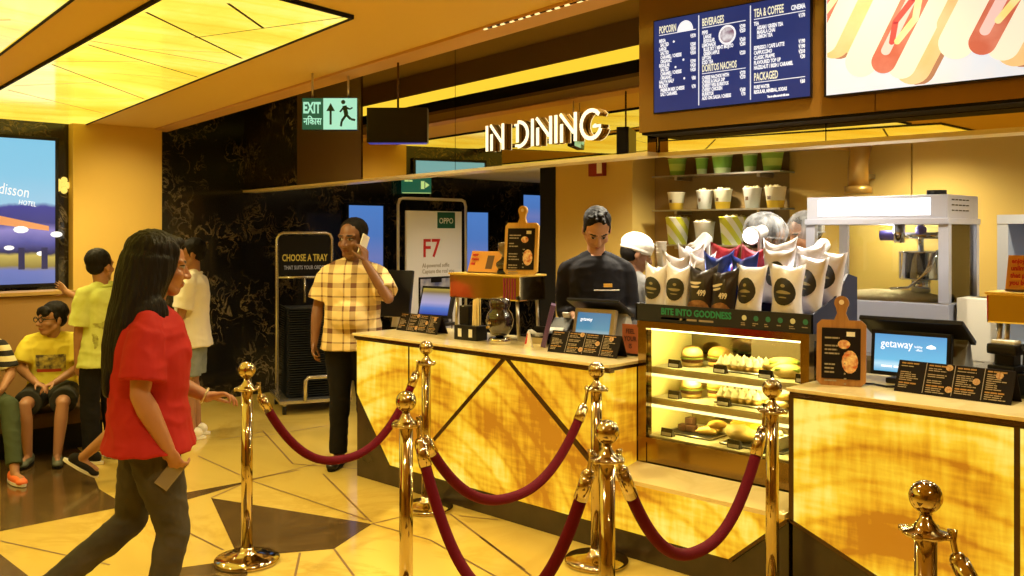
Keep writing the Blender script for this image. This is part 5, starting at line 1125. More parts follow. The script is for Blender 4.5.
def person(label, loc, rz, H, J=None, skin=(.36, .17, .08), head=(0, 0, 0), hs=1., bulk=1., belly=0., bust=0., shirt=None, pants=None, shoes=None, hair=None, hands=None, vox=.006, group=None, face_dark=1.):
    k = H/1.7
    D = dict(pelvis=(0, 0, .53*H), waist=(0, .0, .61*H), chest=(0, 0, .72*H), neck=(0, -.012*k, .825*H), hd=(0, .012*k, .92*H),
             shR=(.104*H, -.01*k, .79*H), shL=(-.104*H, -.01*k, .79*H), elR=(.122*H, -.03*k, .62*H), elL=(-.122*H, -.03*k, .62*H), wrR=(.125*H, .03*k, .48*H), wrL=(-.125*H, .03*k, .48*H),
             hipR=(.052*H, 0, .515*H), hipL=(-.052*H, 0, .515*H), knR=(.056*H, .015*k, .285*H), knL=(-.056*H, .015*k, .285*H), anR=(.06*H, -.02*k, .05*H), anL=(-.06*H, -.02*k, .05*H), ftR=None, ftL=None)
    if J: D.update(J)
    P = {a: (V(v) if v is not None else None) for a, v in D.items()}
    for s in 'RL':
        if P['ft'+s] is None: P['ft'+s] = V((.15*(1 if s == 'R' else -1), 1, 0))   # direction the foot points
    bk = bulk
    hipv = (P['hipR']-P['hipL']).normalized(); shv = (P['shR']-P['shL']).normalized()
    # torso stations
    pts = [(P['pelvis']-V((0, 0, .065*k)), .115, .09, 0), (P['pelvis'], .158*bk, .108*bk, 0), (P['waist'], .140*bk, .098*bk, .4), (P['chest'], .158*bk, .112*bk, .8), (P['chest'].lerp(P['neck'], .55), .158*bk**.5, .10*bk**.5, 1), (P['chest'].lerp(P['neck'], .82), .115, .08, 1), (P['neck'], .062, .062, 1)]
    def torso(b, mar=0., cut=0, low=None, top=99):
        rs = []
        cs = [p[0] for p in pts]
        for i, (c, rx, ry, u) in enumerate(pts):
            if i < cut or i > top: continue
            up = (cs[min(i+1, len(cs)-1)]-cs[max(i-1, 0)]).normalized(); r_ = hipv.lerp(shv, u).normalized(); r_ = (r_-up*r_.dot(up)).normalized(); f_ = up.cross(r_)
            xm = .010 if (mar and i <= 2) else (-.6*mar if (mar and i == 6) else 0)
            rs.append((c, rx*k+mar+xm, ry*k+mar+xm, r_, f_))
        if low is not None:
            c, rx, ry, r_, f_ = rs[0]; rs.insert(0, (V((c.x, c.y, low)), rx*1.02+.010, ry*1.05+.012, r_, f_))
        rings(b, rs)
        fw = shv.cross(V((0, 0, 1))) * -1
        fw = V((0, 0, 1)).cross(shv)
        if belly: b.sph(P['waist']+fw*(.055*k)*1, (.125*k*bk+mar, .085*k+belly+mar, .13*k+mar), Matrix((shv, fw, V((0, 0, 1)))).transposed())
        if bust:
            for s in (-1, 1): b.sph(P['chest']+fw*.085*k+shv*.07*k*s+V((0, 0, .0)), .062*k*bust+mar)
    b = B(); torso(b)
    Mh = Matrix.Rotation(head[0], 3, 'Z') @ Matrix.Rotation(head[1], 3, 'X') @ Matrix.Rotation(head[2], 3, 'Y')
    hk = hs*(k**.5); hc = P['hd']
    def h(p): return hc + Mh @ (V(p)*hk)
    def hsph(bb, c, r, rot=None, **kw): bb.sph(h(c), tuple(x*hk for x in r), (Mh @ rot) if rot else Mh, **kw)
    caps(b, P['neck']-V((0, 0, .03*k)), h((0, -.012, -.06)), .056*k, .05*hk)
    hsph(b, (0, -.012, .028), (.074, .095, .086), u=24, v=16); hsph(b, (0, .03, -.03), (.060, .058, .075), u=20, v=14); hsph(b, (0, .05, -.090), (.032, .030, .024)); 
    for s in (-1, 1):
        caps(b, h((s*.054, .0, -.05)), h((s*.022, .052, -.092)), .019*hk, .018*hk); hsph(b, (s*.042, .052, -.03), (.022, .026, .024)); hsph(b, (s*.077, -.012, -.012), (.009, .020, .031), Matrix.Rotation(-.3*s, 3, 'Z')); hsph(b, (s*.0115, .092, -.036), (.010, .012, .008)); hsph(b, (s*.031, .070, .003), (.0145, .014, .012))
        caps(b, h((s*.052, .062, .022)), h((s*.012, .08, .020)), .010*hk, .011*hk)
    caps(b, h((0, .082, .008)), h((0, .105, -.033)), .0085*hk, .0125*hk)
    hsph(b, (0, .083, -.062), (.022, .011, .0065)); hsph(b, (0, .080, -.072), (.019, .011, .0075))
    for s, sg in (('R', 1), ('L', -1)):
        caps(b, P['chest'].lerp(P['neck'], .60)+shv*.05*k*sg, P['sh'+s]-V((0, 0, .02*k)), .055*k, .045*k*bk**.5); caps(b, P['neck']+shv*.02*k*sg, P['sh'+s]-V((0, 0, .004*k)), .042*k, .034*k)
        limb(b, P['sh'+s]-V((0, 0, .018*k)), P['el'+s], .045*k*bk**.6, .046*k*bk**.6, .036*k, .4); limb(b, P['el'+s], P['wr'+s], .037*k, .039*k*bk**.4, .025*k, .28)
        limb(b, P['hip'+s], P['kn'+s], .082*k*bk**.7, .075*k*bk**.7, .05*k, .35); limb(b, P['kn'+s], P['an'+s], .048*k, .053*k, .033*k, .3)
        f = P['ft'+s].normalized(); a = P['an'+s]; caps(b, a-f*.02*k-V((0, 0, .018*k)), a+f*.12*k-V((0, 0, .032*k)), .030*k, .022*k)
        # hand: palm, four fingers and a thumb
        hd_ = dict(dir=(P['wr'+s]-P['el'+s]).normalized(), nrm=V((-sg, 0, 0)), curl=.35, tcurl=.2, spread=1.)
        if hands and s in hands: hd_.update(hands[s])
        d = V(hd_['dir']).normalized(); n_ = V(hd_['nrm']); n_ = (n_-d*n_.dot(d)).normalized(); w_ = n_.cross(d)*sg   # w_ points to the thumb side
        wr = P['wr'+s]; Rm = Matrix((w_, d, n_)).transposed(); hz = .92*k**.7
        b.sph(wr+d*.045*hz, (.037*hz, .052*hz, .0145*hz), Rm); caps(b, wr, wr+d*.03*hz, .0235*hz, .022*hz)
        for j, (off, ln) in enumerate(((.030, .074), (.0105, .083), (-.0095, .077), (-.029, .060))):
            p = wr+d*(.082-.004*abs(j-1))*hz+w_*off*hz; ang = 0; fd = (d+w_*(off*2.6)*hd_['spread']).normalized(); rad = .0082*hz
            caps(b, wr+d*.05*hz+w_*off*.8*hz, p, .0105*hz, .0095*hz)
            for q, fr in enumerate((.45, .31, .24)):
                ang += hd_['curl']*(1., 1.1, .8)[q]*(1+.12*j); v = (fd*math.cos(ang)+n_*math.sin(ang)).normalized(); e = p+v*ln*fr*hz; caps(b, p, e, rad, rad*.92); p = e; rad *= .93
        p = wr+d*.022*hz+w_*.026*hz; v = (d*.55+w_*.75+n_*.3).normalized()
        for q, (ln, r_) in enumerate(((.04, .0125), (.032, .0098), (.024, .0085))):
            e = p+v*ln*hz; caps(b, p, e, r_*hz, r_*.9*hz); p = e; v = (v*math.cos(.35)+ (d*.7+n_*hd_['tcurl'])*math.sin(.35)).normalized()
    me = remesh(b.bm, vox, 2)
    sk = mat('skin_%d_%d' % (int(skin[0]*1000), int(skin[1]*1000)), skin, .48, bump=.03, bscale=300); ey = mat('eye_white', (.38, .33, .28), .35); dk = mat('eye_dark', (.012, .008, .006), .3); lip = mat('lips_%d' % int(skin[0]*1000), (skin[0]*.85, skin[1]*.55, skin[2]*.6), .4)
    Mi = Mh.transposed(); EY = [V((s*.031, .081, .002)) for s in (-1, 1)]
    zc = hc.z-.16
    for p in me.polygons:
        c = p.center
        if c.z < zc: continue
        q = Mi @ (c-hc)/hk
        if q.y < .04 or abs(q.x) > .07: continue
        for e in EY:
            dx, dz = q.x-e.x, q.z-e.z
            if (dx/.0145)**2+(dz/.0065)**2 < 1: p.material_index = 2 if abs(dx) < .0065 else 1
            elif (dx/.021)**2+((dz-.022)/.005)**2 < 1 or ((dx/.0155)**2+((dz-.004)/.006)**2 < 1 and dz > 0): p.material_index = 2
        if (q.x/.023)**2+((q.z+.067)/.0085)**2 < 1 and q.y > .07: p.material_index = 3
    body = link_mesh('person', me, [sk, ey, dk, lip]); body.location = loc; body.rotation_euler = (0, 0, rz); tag(body, label, 'person', group)
    # clothes
    def ruffle(m, amp, sc, lo=-9, seed=0):
        N_ = [v.normal.copy() for v in m.vertices]; out = []
        for v, nn in zip(m.vertices, N_):
            c = v.co; d_ = noise.noise(V((c.x*sc+seed, c.y*sc, c.z*sc*.55))); e_ = noise.noise(V((c.x*sc*.9+c.z*sc*.7, c.y*sc*.9+seed, c.z*sc*1.1-c.x*sc*.5+3)))
            out.extend(c + nn*(amp*.8*d_+amp*1.5*(.22-min(.45, abs(e_)))))
        m.vertices.foreach_set('co', out)
    if shirt:
        b = B(); mg = shirt.get('margin', .016); torso(b, mg, 1, shirt['hem']*H, 6)
        for s, sg in (('R', 1), ('L', -1)):
            a = P['sh'+s]; e = P['el'+s]; sl = shirt.get('sleeve', .7); caps(b, P['chest'].lerp(P['neck'], .62)+shv*.05*k*sg, a-V((0, 0, .022*k)), .056*k+mg*.6, .046*k*bk**.5+mg*.6); caps(b, P['neck']+shv*.03*k*sg-V((0, 0, .012*k)), a-V((0, 0, .004*k)), .042*k+mg*.55, .038*k+mg*.65)
            fl = shirt.get('flare', .012)
            if sl <= 1: q = a.lerp(e, sl); b.cyl(a-V((0, 0, .02*k)), q, .048*k*bk**.6+mg*.7, .047*k*bk**.6+mg*.6+fl, 20)
            else:
                w2 = e.lerp(P['wr'+s], sl-1); limb(b, a-V((0, 0, .02*k)), e, .047*k*bk**.6+mg*.6, .048*k+mg*.7, .042*k+mg*.6); b.cyl(e, w2, .042*k+mg*.6, .034*k+mg*.5+fl*.5, 18)
        m2 = remesh(b.bm, .0075, 3); ruffle(m2, shirt.get('fold', .006), 11, seed=H*10)
        mats = [shirt['mat']]
        o = link_mesh(shirt.get('name', 'shirt'), m2, mats, body)
        if shirt.get('zones'):
            for zm, fn in shirt['zones']:
                o.data.materials.append(zm); ix = len(o.data.materials)-1
                for p in o.data.polygons:
                    if fn(p.center, p.normal): p.material_index = ix
        cl = B().use(shirt.get('collar', shirt['mat'])); nk = P['neck']+V((0, 0, -.014*k)); n = 18
        cl.tube([nk+shv*(.066*k)*math.cos(2*PI*i/n)+V((0, 0, 1)).cross(shv)*(.066*k)*math.sin(2*PI*i/n)-V((0, 0, .018*k*math.sin(2*PI*i/n))) for i in range(n)], shirt.get('collar_r', .012), 8, True); cl.obj('collar', parent=body)
    if pants:
        b = B(); mg = pants.get('margin', .014); rs_lo = P['pelvis']-V((0, 0, .075*k))
        rings(b, [(rs_lo, .125*k*bk+mg, .10*k*bk+mg, hipv, V((0, 0, 1)).cross(hipv)), (P['pelvis'], .160*k*bk+mg*.7, .110*k*bk+mg*.7, hipv, V((0, 0, 1)).cross(hipv)), (P['pelvis'].lerp(P['waist'], .55), .150*k*bk+mg*.6, .104*k*bk+mg*.6, hipv, V((0, 0, 1)).cross(hipv))])
        to = pants.get('to', 1.95)
        for s in 'RL':
            hp, kn, an = P['hip'+s], P['kn'+s], P['an'+s]
            if pants.get('seat'): caps(b, hp-V((0, 0, 0)), hp.lerp(kn, .3), .092*k*bk**.7+mg, .085*k*bk**.7+mg)
            if to <= 1: limb(b, hp, hp.lerp(kn, .3), .082*k*bk**.7+mg, .082*k*bk**.7+mg, .08*k+mg); b.cyl(hp.lerp(kn, .2), hp.lerp(kn, to), .082*k*bk**.7+mg, .066*k*bk**.7+mg*1.6, 22)
            else:
                limb(b, hp, kn, .082*k*bk**.7+mg, .074*k*bk**.7+mg, .052*k+mg); q = kn.lerp(an, to-1); limb(b, kn, kn.lerp(q, .5), .051*k+mg, .053*k+mg, .046*k+mg, .5); b.cyl(kn.lerp(q, .4), q, .048*k+mg, .038*k+mg*pants.get('cuff', 1.3), 20)
        m2 = remesh(b.bm, .0075, 3); ruffle(m2, pants.get('fold', .005), 14, seed=H*7); link_mesh(pants.get('name', 'trousers'), m2, [pants['mat']], body)
    if shoes:
        for s in 'RL':
            if shoes.get('only') and s not in shoes['only']: continue
            f = P['ft'+s].normalized(); a = P['an'+s]; sd = f.cross(V((0, 0, 1))).normalized(); up = sd.cross(f).normalized(); Rm = Matrix((sd, f, up)).transposed()
            z0 = a - up*.05*H*.98
            b = B(); b.sph(z0+f*.04*k+up*.040*k, (.043*k, .125*k, .036*k), Rm); b.sph(z0-f*.035*k+up*.05*k, (.038*k, .055*k, .05*k), Rm); b.sph(z0+f*.12*k+up*.03*k, (.042*k, .055*k, .028*k), Rm)
            m2 = remesh(b.bm, .006, 2); o = link_mesh('shoe', m2, [shoes['mat']], body)
            b = B().use(shoes.get('sole', white)); 
            pr = [(.036*math.cos(2*PI*i/20)*(1 if math.sin(2*PI*i/20) < 0 else 1.18), .145*math.sin(2*PI*i/20)+.03) for i in range(20)]
            A_ = [b.bm.verts.new(z0+sd*x*k+f*y*k+up*.001) for x, y in pr]; C_ = [b.bm.verts.new(z0+sd*x*k*1.04+f*y*k*1.02+up*.024*k) for x, y in pr]
            b.bm.faces.new(A_[::-1]); b.bm.faces.new(C_)
            for i in range(20): b.bm.faces.new((A_[i], A_[(i+1) % 20], C_[(i+1) % 20], C_[i]))
            b.obj('sole', parent=o)
            if shoes.get('stripe'):
                for j in range(3):
                    for t_ in (-1, 1): b = B().use(shoes['stripe']); b.box(z0+f*(.015+j*.026)*k+up*.048*k+sd*t_*.036*k, (.012, .009, .055), 0, Rm @ Matrix.Rotation(-.5*t_*0+.35, 3, 'X') @ Matrix.Rotation(t_*.25, 3, 'Y')); b.obj('side_stripe', parent=o)
                pass
    if hair:
        b = B(); st_ = hair['style']; hm = hair['mat']
        if st_ in ('short', 'tuft', 'long'):
            hsph(b, (0, -.029, .051), (.082, .094, .079), u=24, v=16); hsph(b, (0, -.052, -.005), (.068, .056, .056), u=18, v=12)
            for s in (-1, 1): hsph(b, (s*.071, -.012, .026), (.010, .040, .035)); hsph(b, (s*.0735, .006, .0), (.006, .009, .024))
            if st_ == 'tuft':
                rg = random.Random(int(H*1000))
                for i in range(26): a = rg.uniform(0, 2*PI); q = rg.uniform(0, .06); p = (q*math.cos(a), .02+q*math.sin(a)*.9, .105+rg.uniform(.0, .014)); caps(b, h(p), h((p[0]*1.2, p[1]*1.15+.012, p[2]+.016)), .012*hk, .006*hk)
            if hair.get('fringe'): hsph(b, (0, .055, .062), (.062, .038, .034)); hsph(b, (.03, .066, .045), (.034, .022, .03)); hsph(b, (-.03, .066, .045), (.034, .022, .03))
            if st_ == 'long':
                hsph(b, (0, -.038, .050), (.098, .108, .090), u=24, v=16)
                X_, Y_ = Mh @ V((1, 0, 0)), Mh @ V((0, 1, 0))   # the fall of hair down the back, one smooth mass
                rings(b, [(h((0, -.035, .09)), .075*hk, .085*hk, X_, Y_), (h((0, -.045, .03)), .108*hk, .110*hk, X_, Y_), (h((0, -.060, -.05)), .118*hk, .105*hk, X_, Y_), (h((0, -.078, -.14)), .128*hk, .090*hk, X_, Y_), (h((.0, -.098, -.23)), .132*hk, .080*hk, X_, Y_),
                          (h((0, -.118, -.32)), .122*hk, .062*hk, X_, Y_), (h((0, -.130, -.40)), .095*hk, .042*hk, X_, Y_), (h((0, -.135, -.455)), .05*hk, .022*hk, X_, Y_)])
                for c, r_ in (((.082, -.062, -.08), (.038, .066, .12)), ((-.082, -.04, -.09), (.040, .072, .12)), ((.098, -.045, -.2), (.045, .078, .10)), ((-.098, -.045, -.2), (.045, .078, .10)), ((.0, .028, .096), (.050, .050, .026)), ((-.052, .015, .055), (.038, .05, .05)), ((.056, .005, .055), (.03, .05, .05)), ((.04, -.15, -.43), (.04, .025, .08)), ((-.06, -.14, -.42), (.035, .025, .07))): hsph(b, c, r_)
        elif st_ == 'cap':
            hsph(b, (0, -.015, .055), (.096, .112, .080), u=24, v=14); hsph(b, (0, -.015, .02), (.094, .110, .028), u=24, v=10); 
        m2 = remesh(b.bm, .0055, 2)
        N_ = [v.normal.copy() for v in m2.vertices]; out = []
        for v, nn in zip(m2.vertices, N_):
            q = Mi @ (v.co-hc)/hk
            d_ = noise.noise(V((q.x*70, q.y*70, q.z*(9 if st_ == 'long' else 30))))
            out.extend(v.co + nn*d_*(.005 if st_ == 'long' else .003 if st_ != 'cap' else .0015))
        m2.vertices.foreach_set('co', out)
        link_mesh({'cap': 'cap'}.get(st_, 'hair'), m2, [hm], body)
        if hair.get('under'):
            b = B(); hsph(b, (0, -.04, .0), (.078, .075, .075), u=18, v=12); link_mesh('hair', remesh(b.bm, .007, 1), [hair['under']], body)
        if hair.get('net'):
            nt_ = B().use(hair['net']); nt_.sph(h((0, -.022, .042)), (.098*hk, .116*hk, .102*hk), Mh, u=28, v=18)
            for v in nt_.bm.verts:
                q = Mi @ (v.co-hc)/hk; v.co += (v.co-hc).normalized()*.005*noise.noise(V((q.x*60, q.y*60, q.z*18)))
            nt_.obj('hairnet', parent=body)
            e_ = B().use(hair['net']); n = 24; e_.tube([h((.090*math.cos(2*PI*i/n), -.022+.106*math.sin(2*PI*i/n), .010+.022*math.sin(2*PI*i/n))) for i in range(n)], .006, 6, True); e_.obj('elastic_band', parent=body)
    return body, P, h

hairm = mat('black_hair', (.007, .005, .005), .55, spec=.25, bump=.5, bscale=90, stretch=(1, 1, .12)); hairs = mat('dark_short_hair', (.009, .007, .006), .62, spec=.15, bump=.25, bscale=160)
HALF = lambda c, n: False
# the woman in red, walking to the right
H_ = 1.64
red = mat('red_jersey', (.40, .022, .020), .75, bump=.08, bscale=30); jeans = mat('grey_jeans', (.05, .043, .034), .75, col2=(.08, .068, .053), nscale=6, bump=.08, bscale=240)
wob, WP, wh = person('woman walking in red t-shirt and grey jeans with long black hair', (-3.55, 1.63, 0), R(-20), H_,
    dict(pelvis=(0, .0, .845), waist=(0, -.005, .98), chest=(0, .005, 1.155), neck=(0, -.005, 1.335), hd=(0, .045, 1.487), shR=(.165, -.02, 1.262), shL=(-.165, .015, 1.262),
         elR=(.215, -.05, 1.02), wrR=(.205, .05, .81), elL=(-.215, .05, 1.03), wrL=(-.17, .24, .93), hipR=(.085, .0, .82), hipL=(-.085, .0, .82),
         knR=(.075, .085, .46), anR=(.075, -.0, .085), knL=(-.08, -.06, .475), anL=(-.075, -.39, .235), ftR=(.1, 1, 0), ftL=(-.1, .75, -.66)),
    skin=(.40, .18, .09), head=(R(4), R(-6), 0), hs=1.03, bulk=1.20, bust=.85, belly=.0, vox=.0048,
    shirt=dict(mat=red, hem=.478, sleeve=.80, flare=.02, margin=.024, fold=.008, name='tshirt'), pants=dict(mat=jeans, to=1.97, fold=.006, margin=.011, cuff=1.0), shoes=dict(mat=blackm), hair=dict(style='long', mat=hairm),
    hands=dict(R=dict(curl=.55, nrm=V((-.6, .6, -.1)), dir=V((-.05, .42, -.9))), L=dict(curl=.45, nrm=V((.3, .1, -1)), dir=V((.15, .9, .1)))))
def held(name, label, cat, body, local, dims, m, rotl, extra=None):
    M = Matrix.Translation(body.location) @ Matrix.Rotation(body.rotation_euler.z, 4, 'Z')
    b = B().use(m); b.box((0, 0, 0), dims, min(dims)*.4)
    t = thing(name, label, cat); t.matrix_world = M @ Matrix.Translation(V(local)) @ rotl.to_4x4()
    b.obj('body', parent=t)
    q = B().use(extra or mat('phone_glass', (.03, .03, .06), .08)); q.box((0, dims[1]/2+.0005, 0), (dims[0]*.88, .001, dims[2]*.9)); q.obj('screen', parent=t)
held('phone', 'small phone in clear case in the right hand of woman in red', 'phone', wob, WP['wrR']+V((-.022, .012, -.098)), (.058, .011, .125), mat('phone_case', (.28, .24, .20), .12, .4), Matrix.Rotation(R(75), 3, 'Z') @ Matrix.Rotation(R(38), 3, 'Y'))
br = B().use(mat('red_thread', (.6, .5, .3), .4, .6)); wv = WP['wrL']; dv = (WP['wrL']-WP['elL']).normalized(); ax = dv.orthogonal().normalized(); ay = dv.cross(ax)
br.tube([wv-dv*.01+ax*.032*math.cos(2*PI*i/16)+ay*.032*math.sin(2*PI*i/16) for i in range(16)], .005, 6, True); br.obj('bracelet', parent=wob)

# the man on the phone, at the end of the left counter
H_ = 1.71
pl_ = plaid('plaid_cloth'); bpants = mat('black_trousers', (.010, .009, .009), .8)
man, MP, mh = person('man in yellow plaid shirt and black trousers talking on a phone', (-5.268, 3.862, 0), R(-136), H_,
    dict(elR=(.245, -.02, 1.10), wrR=(.255, .05, .86), elL=(-.265, .13, 1.17), wrL=(-.108, .125, 1.415), shR=(.18, -.01, 1.345), shL=(-.18, -.01, 1.345), knR=(.085, .02, .49), anR=(.10, .0, .086), knL=(-.095, .01, .49), anL=(-.11, -.02, .086)),
    skin=(.20, .085, .035), head=(R(-22), R(-4), 0), hs=1.14, bulk=1.12, belly=.03, vox=.005,
    shirt=dict(mat=pl_, hem=.475, sleeve=.80, flare=.02, margin=.022, fold=.006, collar_r=.018), pants=dict(mat=bpants, to=1.98, margin=.018), shoes=dict(mat=mat('black_leather', (.012, .011, .01), .3), sole=blackm), hair=dict(style='short', mat=hairs),
    hands=dict(L=dict(dir=V((.06, -.06, 1)), nrm=V((.83, -.56, .05)), curl=.42, tcurl=.5), R=dict(curl=.4)))
held('phone', 'white phone held to the ear of the man in plaid shirt', 'phone', man, mh((-.094, .028, -.035)), (.07, .011, .145), white, Matrix.Rotation(R(-122), 3, 'Z') @ Matrix.Rotation(R(24), 3, 'Y'))

# the cashier behind the left counter
blk = mat('black_chef_coat', (.014, .013, .016), .75, bump=.06, bscale=40)
H_ = 1.78
cash, CP, chh = person('young cashier in black buttoned shirt looking down behind the V-striped counter', (-3.71, 4.61, 0), R(-140), H_,
    dict(elR=(.205, -.02, 1.12), wrR=(.13, .18, 1.09), elL=(-.215, .0, 1.12), wrL=(-.14, .18, 1.09), shR=(.185, -.01, 1.39), shL=(-.185, -.01, 1.39), hd=(0, .045, 1.635)),
    skin=(.52, .27, .14), head=(R(8), R(-40), 0), hs=1.05, bulk=1.0, vox=.0055,
    shirt=dict(mat=blk, hem=.46, sleeve=1.7, margin=.02, fold=.007, collar_r=.016), pants=dict(mat=bpants), shoes=dict(mat=blackm), hair=dict(style='tuft', mat=hairs), hands=dict(R=dict(curl=.5, nrm=V((0, 0, -1))), L=dict(curl=.5, nrm=V((0, 0, -1)))))
bd = B().use(mat('gold_badge', (.75, .42, .04), .4)); bd.box((-.065, .178, 1.292), (.055, .006, .022), .002, Matrix.Rotation(.25, 3, 'Z')); bd.obj('name_badge', parent=cash)
bd = B().use(mat('pale_piping', (.75, .66, .5), .5)); bd.tube([(-.135, .152, 1.262), (-.09, .176, 1.262), (-.03, .184, 1.262), (.02, .182, 1.262)], .004, 6); bd.obj('pocket_piping', parent=cash)

# cooks
grey = mat('grey_tunic', (.17, .165, .16), .8); whc = mat('white_cap_cloth', (.85, .83, .78), .7)
person('cook in white skull cap and grey tunic seen behind the cashier', (-3.84, 5.20, 0), R(-20), 1.60, dict(elL=(-.22, .05, 1.02), wrL=(-.15, .25, .95), elR=(.22, .05, 1.02), wrR=(.15, .25, .95)), skin=(.22, .10, .05), head=(R(-20), R(-18), 0), vox=.008, hs=1.1, shirt=dict(mat=grey, hem=.46, sleeve=1.6), pants=dict(mat=bpants), shoes=dict(mat=blackm), hair=dict(style='cap', mat=whc, under=hairs))
netm = bpy.data.materials.new('hairnet_gauze'); netm.use_nodes = True; _nt = netm.node_tree; _p = _nt.nodes['Principled BSDF']; _p.inputs['Base Color'].default_value = (.62, .64, .70, 1); _p.inputs['Roughness'].default_value = .6
_n = _nt.nodes.new('ShaderNodeTexNoise'); _n.inputs['Scale'].default_value = 22; _tc = _nt.nodes.new('ShaderNodeTexCoord'); _mp = _nt.nodes.new('ShaderNodeMapping'); _mp.inputs['Scale'].default_value = (1, 1, .3); _nt.links.new(_tc.outputs['Object'], _mp.inputs[0]); _nt.links.new(_mp.outputs[0], _n.inputs['Vector'])
_r = _nt.nodes.new('ShaderNodeMapRange'); _r.inputs[1].default_value = .35; _r.inputs[2].default_value = .7; _r.inputs[3].default_value = .12; _r.inputs[4].default_value = .62; _nt.links.new(_n.outputs['Fac'], _r.inputs[0]); _nt.links.new(_r.outputs[0], _p.inputs['Alpha'])
person('cook in hairnet turned away, behind the glaring lamp', (-2.59, 4.73, 0), R(20), 1.71, dict(elL=(-.20, .02, 1.10), wrL=(-.10, .2, 1.0), elR=(.20, .02, 1.10), wrR=(.10, .2, 1.0)), skin=(.22, .11, .06), head=(R(-70), R(-16), 0), vox=.008, hs=1.08, shirt=dict(mat=whc, hem=.46, sleeve=1.6), pants=dict(mat=bpants), shoes=dict(mat=blackm), hair=dict(style='short', mat=hairs, net=netm))
person('cook in hairnet facing left toward the other hairnet cook', (-2.80, 5.60, 0), R(-170), 1.74, dict(elL=(-.20, .02, 1.10), wrL=(-.10, .2, 1.0), elR=(.20, .02, 1.10), wrR=(.10, .2, 1.0)), skin=(.42, .20, .10), head=(R(-38), R(-14), 0), vox=.007, hs=1.06, shirt=dict(mat=grey, hem=.46, sleeve=1.6), pants=dict(mat=bpants), shoes=dict(mat=blackm), hair=dict(style='short', mat=hairs, net=netm))

# boy in the white t-shirt
wtee = mat('white_tee', (.82, .76, .62), .8); denim = mat('faded_denim', (.16, .19, .20), .8, col2=(.24, .27, .27), nscale=10)
H_ = 1.57
person('boy in white t-shirt and faded denim shorts standing before the marble wall', (-6.93, 3.53, 0), R(140), H_, dict(elL=(-.19, .04, .98), wrL=(-.15, .16, .78), elR=(.19, .0, .98)), skin=(.36, .17, .085), head=(R(14), R(-6), 0), hs=1.06, vox=.0062, bulk=1.05,
       shirt=dict(mat=wtee, hem=.46, sleeve=.82, flare=.022, margin=.022, fold=.008, name='tshirt'), pants=dict(mat=denim, to=.86, margin=.022, name='shorts'), shoes=dict(mat=mat('white_leather', (.8, .74, .6), .5), stripe=black), hair=dict(style='short', mat=hairs, fringe=True))
# youth in the lime shirt
lime = mat('lime_print_shirt', (.52, .58, .12), .8, col2=(.62, .68, .20), nscale=9)
limed = mat('lime_shirt_ink', (.22, .20, .05), .8, col2=(.52, .58, .12), nscale=28)
person('youth in lime printed shirt standing with back turned, one arm reaching left', (-6.68, 2.72, 0), R(105), 1.50, dict(elL=(-.165, .02, .95), wrL=(-.155, .05, .71), shR=(.155, .01, 1.2), elR=(.15, .28, 1.08), wrR=(.10, .52, 1.17)), skin=(.34, .16, .075), head=(R(-78), R(2), 0), hs=1.06, vox=.0065, bulk=.92,
       shirt=dict(mat=lime, hem=.45, sleeve=.92, flare=.022, margin=.026, fold=.01, zones=[(limed, lambda c, n: n.y < .2 and noise.noise(c*16) > .12 and abs(c.x+.04) < .09 and .78 < c.z < 1.10)]), pants=dict(mat=bpants, to=1.97, margin=.02), shoes=dict(mat=blackm), hair=dict(style='short', mat=hairs), hands=dict(R=dict(curl=.12, spread=2., dir=V((0, .8, .5)), nrm=V((-1, .2, 0)))))
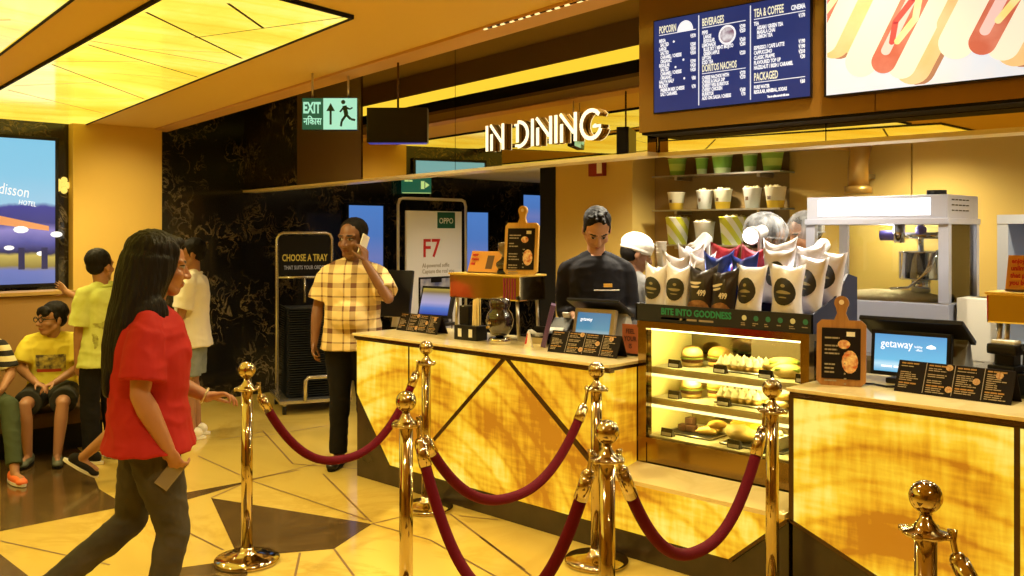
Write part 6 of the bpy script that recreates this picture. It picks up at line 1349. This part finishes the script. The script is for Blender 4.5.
# seated boy with glasses
ytee = mat('yellow_tee', (.74, .62, .07), .8); ypr = mat('tee_print_dark', (.10, .08, .06), .7, col2=(.55, .45, .10), nscale=30); yred = mat('tee_print_red', (.50, .07, .03), .7); dkshorts = mat('dark_shorts', (.035, .035, .03), .8)
sit = lambda s, z=.435: dict(pelvis=(0, -.02, z), waist=(0, -.045, z+.13), chest=(0, -.04, z+.28), neck=(0, -.01, z+.42), hd=(0, .03, z+.545), hipR=(.085, .0, z), hipL=(-.085, .0, z), knR=(.115, .40, .415), knL=(-.125, .40, .415), anR=(.09, .42, .075), anL=(-.10, .46, .075), shR=(.155, -.01, z+.39), shL=(-.155, -.01, z+.39))
J_ = sit(1); J_.update(elR=(.205, .05, .63), wrR=(.06, .27, .545), elL=(-.205, .05, .63), wrL=(-.05, .26, .54))
boy, BP, bh_ = person('seated boy with glasses in a yellow printed t-shirt, hands clasped', (-7.22, 2.58, 0), R(-118), 1.45, J_, skin=(.36, .17, .08), head=(R(-50), R(0), 0), hs=1.12, vox=.006, bulk=1.1,
    shirt=dict(mat=ytee, hem=.30, sleeve=.80, flare=.02, margin=.02, fold=.008, name='tshirt', zones=[(ypr, lambda c, n: n.y > .25 and abs(c.x) < .10 and .60 < c.z < .725), (yred, lambda c, n: n.y > .25 and -.07 < c.x < .09 and .598 < c.z < .622)]),
    pants=dict(mat=dkshorts, to=.82, seat=True, margin=.02, name='shorts'), shoes=dict(mat=mat('grey_green_shoe', (.10, .11, .07), .6), sole=blackm), hair=dict(style='short', mat=hairs, fringe=True), hands=dict(R=dict(curl=.35, dir=V((-.7, .5, -.2)), nrm=V((0, .2, -1))), L=dict(curl=.35, dir=V((.7, .45, -.2)), nrm=V((0, .2, -1)))))
g = B().use(black)
for s in (-1, 1):
    g.tube([bh_((s*.033+.024*math.cos(2*PI*i/14), .099, .002+.018*math.sin(2*PI*i/14))) for i in range(14)], .0032, 6, True); g.tube([bh_((s*.057, .097, .006)), bh_((s*.078, .06, .006)), bh_((s*.082, -.01, .004))], .003, 6)
g.tube([bh_((-.009, .101, .006)), bh_((.009, .101, .006))], .003, 6); g.obj('glasses', parent=boy)
# striped shirt person at the left edge
J_ = sit(1); J_.update(elR=(.205, .05, .63), wrR=(.10, .27, .55), elL=(-.205, .05, .63), wrL=(-.10, .27, .55), anR=(.10, .64, .075), anL=(-.08, .70, .075), knR=(.11, .42, .46), knL=(-.11, .43, .46))
person('seated person in black and cream striped shirt cut off by the left edge', (-7.16, 2.06, 0), R(-95), 1.45, J_, skin=(.34, .16, .08), head=(R(20), 0, 0), hs=1.1, vox=.0075, shirt=dict(mat=stripes('striped_cloth', (.80, .72, .42), (.015, .012, .01), .075, .5), hem=.30, sleeve=.85, name='tshirt'), pants=dict(mat=mat('olive_trousers', (.05, .065, .03), .8), to=1.9, seat=True), shoes=dict(mat=mat('orange_trainer', (.75, .16, .04), .6)), hair=dict(style='short', mat=hairs))
# child hidden behind the woman, one leg trailing
person('child mostly hidden behind the woman in red, black sneaker trailing', (-5.83, 2.60, 0), R(-40), 1.43, dict(knL=(-.08, -.10, .40), anL=(-.09, -.37, .17), ftL=(.0, .86, -.5), knR=(.08, .13, .42), anR=(.08, .18, .07)), skin=(.38, .18, .085), head=(R(10), 0, 0), hs=1.08, vox=.007, shirt=dict(mat=mat('rust_top', (.45, .09, .04), .8), hem=.46, sleeve=.6), pants=dict(mat=dkshorts, to=.75, name='shorts'), shoes=dict(mat=mat('black_canvas', (.015, .013, .012), .7)), hair=dict(style='short', mat=hairs))
